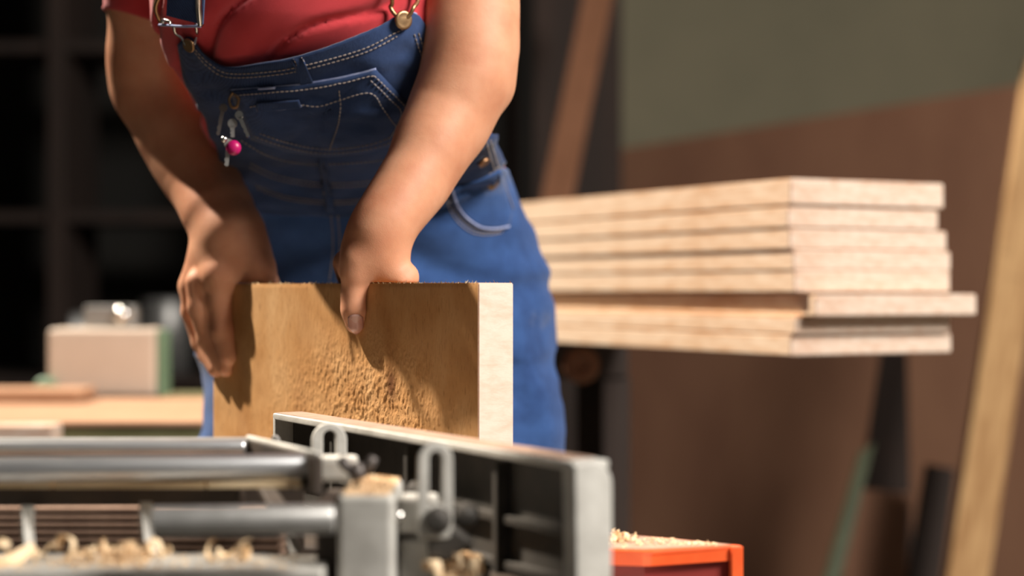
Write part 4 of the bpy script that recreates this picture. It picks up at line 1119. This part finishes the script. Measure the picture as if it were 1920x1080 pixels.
def dust(name, label, spots, n, mat, seed, size=(.0008, .0028)):
    """a heap of chips: thousands of flakes nobody could count"""
    r = random.Random(seed); V = []; Fc = []
    for i in range(n):
        (x0, x1, y0, y1, z, hz) = spots[r.randrange(len(spots))]
        u, w = r.random(), r.random(); x = x0+(x1-x0)*u; y = y0+(y1-y0)*w
        hh = hz*max(0, 1-(2*u-1)**2)*max(0, 1-(2*w-1)**2)
        p = Vector((x, y, z + .0003 + hh*r.random())); s = r.uniform(*size)
        ax = Vector((r.gauss(0, 1), r.gauss(0, 1), r.gauss(0, .5))).normalized()*s; bx = Vector((r.gauss(0, 1), r.gauss(0, 1), r.gauss(0, .6))).normalized()*s*.5
        cx = ax.cross(bx).normalized()*s*.15
        b0 = len(V); V += [p-ax, p+bx+cx, p+ax, p-bx+cx, p+cx*3]; Fc += [(b0, b0+1, b0+4), (b0+1, b0+2, b0+4), (b0+2, b0+3, b0+4), (b0+3, b0, b0+4), (b0+3, b0+2, b0+1, b0)]
    mz = min(v.z for v in V)
    o = mk(name, V, Fc, mat); tag(o, label, 'sawdust', None, 'stuff'); return o
dust('sawdust_on_post', 'loose pale sawdust lying around the wing nut on the post', [(pxl+.003, pxr-.003, 1.134, 1.232, PT, .006), (pxl+.003, pxr-.003, 1.134, 1.232, PT, .003)], 2600, M['sawdust'], 3)
dust('sawdust_on_guard', 'light sawdust scattered over the orange guard plate', [(.076, .105, 1.375, 1.445, gz, .004), (.080, .090, 1.40, 1.44, gz, .010), (.10, .135, 1.385, 1.425, gz, .003), (.13, .165, 1.386, 1.400, gz, .002)], 360, M['sawdust'], 4)
dust('sawdust_on_ledge', 'pale sawdust strewn along the ledge below the slats', [(-.40, -.14, 1.115, 1.18, zl, .004), (-.30, -.25, 1.13, 1.18, zl, .010), (-.27, -.24, 1.13, 1.18, zl, .014)], 1200, M['sawdust'], 5)
dust('sawdust_on_carriage', 'tan sawdust heaped on the dark carriage beside the fence', [(pxr+.03, P(900, 0, 1.18).x, 1.145, 1.25, zs, .008)], 1500, M['sawdust'], 6)

# ------------------------------------------------------------------ stacked boards, right
SD = Vector((-.468, .884, 0)); SE = Vector((.884, .468, 0))     # along the boards (away), across the end
SC0 = P(1482, 540, 2.3)
rows = [(334, 383, 0, 0, 1770), (387, 426, .004, -2, 1763), (428, 467, .002, 0, 1777), (468, 507, -.002, 4, 1781), (507, 548, -.002, 6, 1780), (552, 593, -.030, 22, 1803), (594, 627, -.004, 6, 1777), (629, 668, .004, 4, 1788)]
names = ['topmost of the stack', 'second from the top of the stack', 'third from the top of the stack', 'fourth from the top of the stack', 'fifth from the top, above the dark gap', 'jutting out furthest, just below the dark gap', 'second from the bottom of the stack', 'bottom one of the stack']
for i, (v0, v1, ds, du, ur) in enumerate(rows):
    zt, zb = ZV(v0, 2.3), ZV(v1, 2.3)
    if i in (5,): pass
    lo_ = (du)/F*2.3/.884
    k = (ur-960)/F; o0 = SC0 + SE*lo_
    w = (k*o0.y - o0.x)/(SE.x - k*SE.y)
    b = bmesh.new(); bmesh.ops.create_cube(b, size=1); L_ = 1.5 + .03*math.sin(i*2.1)
    for v in b.verts: v.co = Vector((v.co.x*L_ + L_/2 - .0, v.co.y*w + w/2, (v.co.z+.5)*(zt-zb)))
    bmesh.ops.bevel(b, geom=b.edges[:], offset=.0016, segments=2, affect='EDGES')
    me = bpy.data.meshes.new('pine_board'); b.to_mesh(me); b.free(); me.materials.append(M['pine']); me.materials.append(M['pine_end'])
    for p in me.polygons:
        if abs(p.normal.x) > .6: p.material_index = 1
    o = bpy.data.objects.new('pine_board', me); COL.objects.link(o)
    ori = SC0 + SE*lo_ + SD*ds
    o.matrix_world = frame(Vector((ori.x, ori.y, zb)), SD, SE*1.0, Vector((0, 0, 1))) if False else Matrix.Identity(4)
    # x axis = along (away), y axis = across; handedness: SD x SE points down, so mirror y
    ang = math.atan2(SD.y, SD.x); o.rotation_euler = (0, 0, ang)
    for v in me.vertices: v.co.y = -v.co.y
    me.flip_normals(); o.location = (ori.x, ori.y, zb)
    tag(o, 'pale pine board, ' + names[i], 'board', 'stacked pine boards')
# trestle that carries them, with a round wooden handle end; its brown also holds the shade there
zst = ZV(668, 2.3)
tc = SC0 + SD*.95 + SE*.13
tr = thing('trestle', (tc.x, tc.y, 0), 'dark trestle under the stacked pine boards with a round wooden handle', 'trestle')
TM = frame(Vector((tc.x, tc.y, 0)), SE, -SD, Vector((0, 0, 1)))
MB().box(-.17, .17, -.06, .06, zst-.075, zst-.0006, .004, TM).build('beam', M['dark_brown'], tr)
for sx in (-1, 1):
    MB().box(sx*.15-.03, sx*.15+.03, -.05, .05, 0, zst-.075, .004, TM).build('leg', M['dark_brown'], tr)
MB().box(-.2, .2, -.03, .03, .25, .31, .003, TM).build('stretcher', M['dark_brown'], tr)
hc = P(1089, 684, 2.9)
Mx = Matrix.Translation(hc) @ Matrix.Rotation(math.radians(90), 4, 'X')
MB().lathe([(.008, -.12), (.008, 0), (.027, 0), (.031, .006), (.031, .016), (.026, .022), (.012, .023), (.009, .019)], 28, Mx).build('round_handle', M['post_brown'], tr, True)

# ------------------------------------------------------------------ things against the back wall, right
def leaning(name, label, cat, pts, th, mat, group=None, bev=.004):
    o = slab(pts, th, mat, name, None, bev); me = o.data
    return tag(o, label, cat, group)
# big hardboard sheet
leaning('hardboard_sheet', 'large brown hardboard sheet standing in front of the green wall', 'sheet',
        [P(1040, 300, 5.6), P(1960, 152, 4.6), Vector((P(1960, 0, 4.5).x, 4.5, 0.0)), Vector((P(1030, 0, 5.5).x, 5.5, 0.0))], .02, M['hardboard'])
leaning('hardboard_offcut', 'shorter russet hardboard offcut leaning low against the large sheet', 'sheet',
        [P(1590, 915, 4.2), P(1705, 925, 4.2), Vector((P(1690, 0, 4.1).x, 4.08, 0)), Vector((P(1560, 0, 4.1).x, 4.08, 0))], .02, M['hardboard'])
leaning('shade_strip', 'dark strip filling in the shaded gap behind the green bar', 'strip',  # dark sheet paints the shade in the gap between leaning pieces
        [P(1652, 655, 4.35), P(1700, 660, 4.35), Vector((P(1715, 0, 4.25).x, 4.25, 0)), Vector((P(1560, 0, 4.25).x, 4.25, 0))], .02, M['dark_brown'])
leaning('green_bar', 'thin dark green bar leaning left of the russet offcut', 'bar',
        [P(1610, 850, 4.15), P(1640, 830, 4.15), Vector((P(1520, 0, 4.0).x, 4.0, 0)), Vector((P(1478, 0, 4.0).x, 4.0, 0))], .02, plain('bar_green', srgb(64, 70, 44), srgb(74, 80, 52), .6))
leaning('dark_plank', 'dark plank leaning between the offcut and the pale post', 'plank',
        [P(1735, 870, 4.05), P(1790, 880, 4.05), Vector((P(1730, 0, 3.95).x, 3.95, 0)), Vector((P(1660, 0, 3.95).x, 3.95, 0))], .02, M['dark_brown'])
def post_between(name, label, uv0, uv1, w, d0, d1, mat, tofloor=True):
    a, c = P(uv0[0], uv0[1], d0), P(uv1[0], uv1[1], d1); t = (c-a)
    # continue to the floor and above the picture
    lo_ = a + t*((0.02 - a.z)/t.z) if tofloor else a; hi_ = c
    t = (hi_-lo_).normalized(); L_ = (hi_-lo_).length; s = Vector((1, 0, 0)); s = (s - t*s.dot(t)).normalized(); n = t.cross(s)
    o = MB().box(-w/2, w/2, -.02, .02, 0, L_, .004).build(name, mat, None, False, (0, 0, 0))
    o.matrix_world = frame(lo_, s, -n if False else t.cross(s), t)
    return tag(o, label, 'post')
post_between('timber_post', 'pale timber post leaning at the far right edge', (1812, 1080), (1960, 120), px(78, 3.7), 3.7, 3.95, M['post'])
post_between('timber_post', 'brown timber post leaning left of the green wall, above the stack', (1046, 365), (1132, -60), px(58, 4.6), 4.6, 4.9, M['post_brown'])
leaning('dark_board', 'dark board standing left of the brown leaning post', 'board',
        [P(1000, -200, 5.4), P(1165, -200, 5.4), Vector((P(1165, 0, 5.3).x, 5.3, 0)), Vector((P(1000, 0, 5.3).x, 5.3, 0))], .03, M['dark_brown'])

# ------------------------------------------------------------------ second machine, left background
zt2 = ZC - .200
gm = thing('bench_machine', Vector((-.72, 3.0, 0)), 'green-sided bench machine with beige box and metal knob, behind at left', 'machine')
MB().box(P(88, 0, 3.2).x, P(292, 0, 3.2).x, 3.2, 3.29, zt2, ZV(616, 3.2), .012, None, 3).build('beige_box', M['beige'], gm)
MB().box(P(293, 0, 3.2).x, P(302, 0, 3.2).x, 3.205, 3.29, zt2, ZV(620, 3.2), .003).build('green_side', M['green'], gm)
MB().box(P(165, 0, 3.28).x, P(262, 0, 3.28).x, 3.24, 3.285, ZV(617, 3.28), ZV(573, 3.28), .008).build('cap', M['steel_dull'], gm)
sphere_mb(P(230, 590, 3.235), px(17, 3.235)).build('knob', M['chrome'], gm, True)
MB().box(P(113, 0, 2.62).x, P(392, 0, 2.62).x, 2.62, 3.5, ZC-.40, zt2-.009, .004).build('olive_body', M['olive'], gm)
MB().box(-1.2, P(392, 0, 2.62).x, 2.66, 3.5, 0.0, ZC-.40, .004).build('stand', M['machine_dark'], gm)
MB().box(-1.2, P(111, 0, 2.64).x, 2.70, 3.5, ZC-.401, zt2-.0095, .004).build('apron', M['machine_dark'], gm)
sphere_mb(P(86, 722, 3.19), .016, sq=(1.3, .6, .9)).build('clamp', M['green'], gm, True)
def flat_board(name, label, x0, x1, y0, y1, z0, z1, mat, group=None):
    o = MB().box(x0, x1, y0, y1, z0, z1, .003).build(name, mat); return tag(o, label, 'board', group)
flat_board('wooden_slab', 'wide pale wooden slab on the green-sided machine behind', -1.15, P(385, 0, 2.62).x, 2.612, 3.19, zt2-.0085, zt2-.0005, M['bench_wood'])
flat_board('wooden_plank', 'narrow light plank on the slab left of the beige box', -1.15, P(140, 0, 3.0).x, 3.02, 3.15, zt2, zt2+.022, M['bench_wood'])
flat_board('wooden_block', 'short pale wood block in front of the dark apron at left edge', -1.0, P(108, 0, 2.58).x, 2.55, 2.610, zt2-.075, zt2-.002, M['pine_end'])
# added shelving; the deep shade is put into its dark colour
cab = thing('shade_shelving', Vector((-1.3, 6.3, 0)), 'added dark shelf cabinet standing in for deep shadow at left', 'cabinet')
for x in (-2.4, -1.6, -.8, .0):
    MB().box(x-.03, x+.03, 6.1, 6.6, 0, 2.4, .004).build('upright', M['dark_brown'], cab)
for z in (.05, .62, 1.2, 1.8, 2.38):
    MB().box(-2.369, -.031, 6.12, 6.58, z-.02, z+.02, .003).build('shelf', M['dark_brown'], cab)
for (u, v, w, h, lab) in ((135, 520, .10, .16, 'grey tin standing in the dark shelf, far left'), (312, 500, .09, .2, 'grey can standing in the dark shelf beside the hand')):
    c = P(u, v, 6.3)
    o = MB().lathe([(w, 0), (w, h*1.3), (w*.9, h*1.35), (w*.5, h*1.36)], 20, Matrix.Translation((c.x, 6.3, .641))).build('tin', M['steel_dull'], None, True)
    tag(o, lab, 'tin')
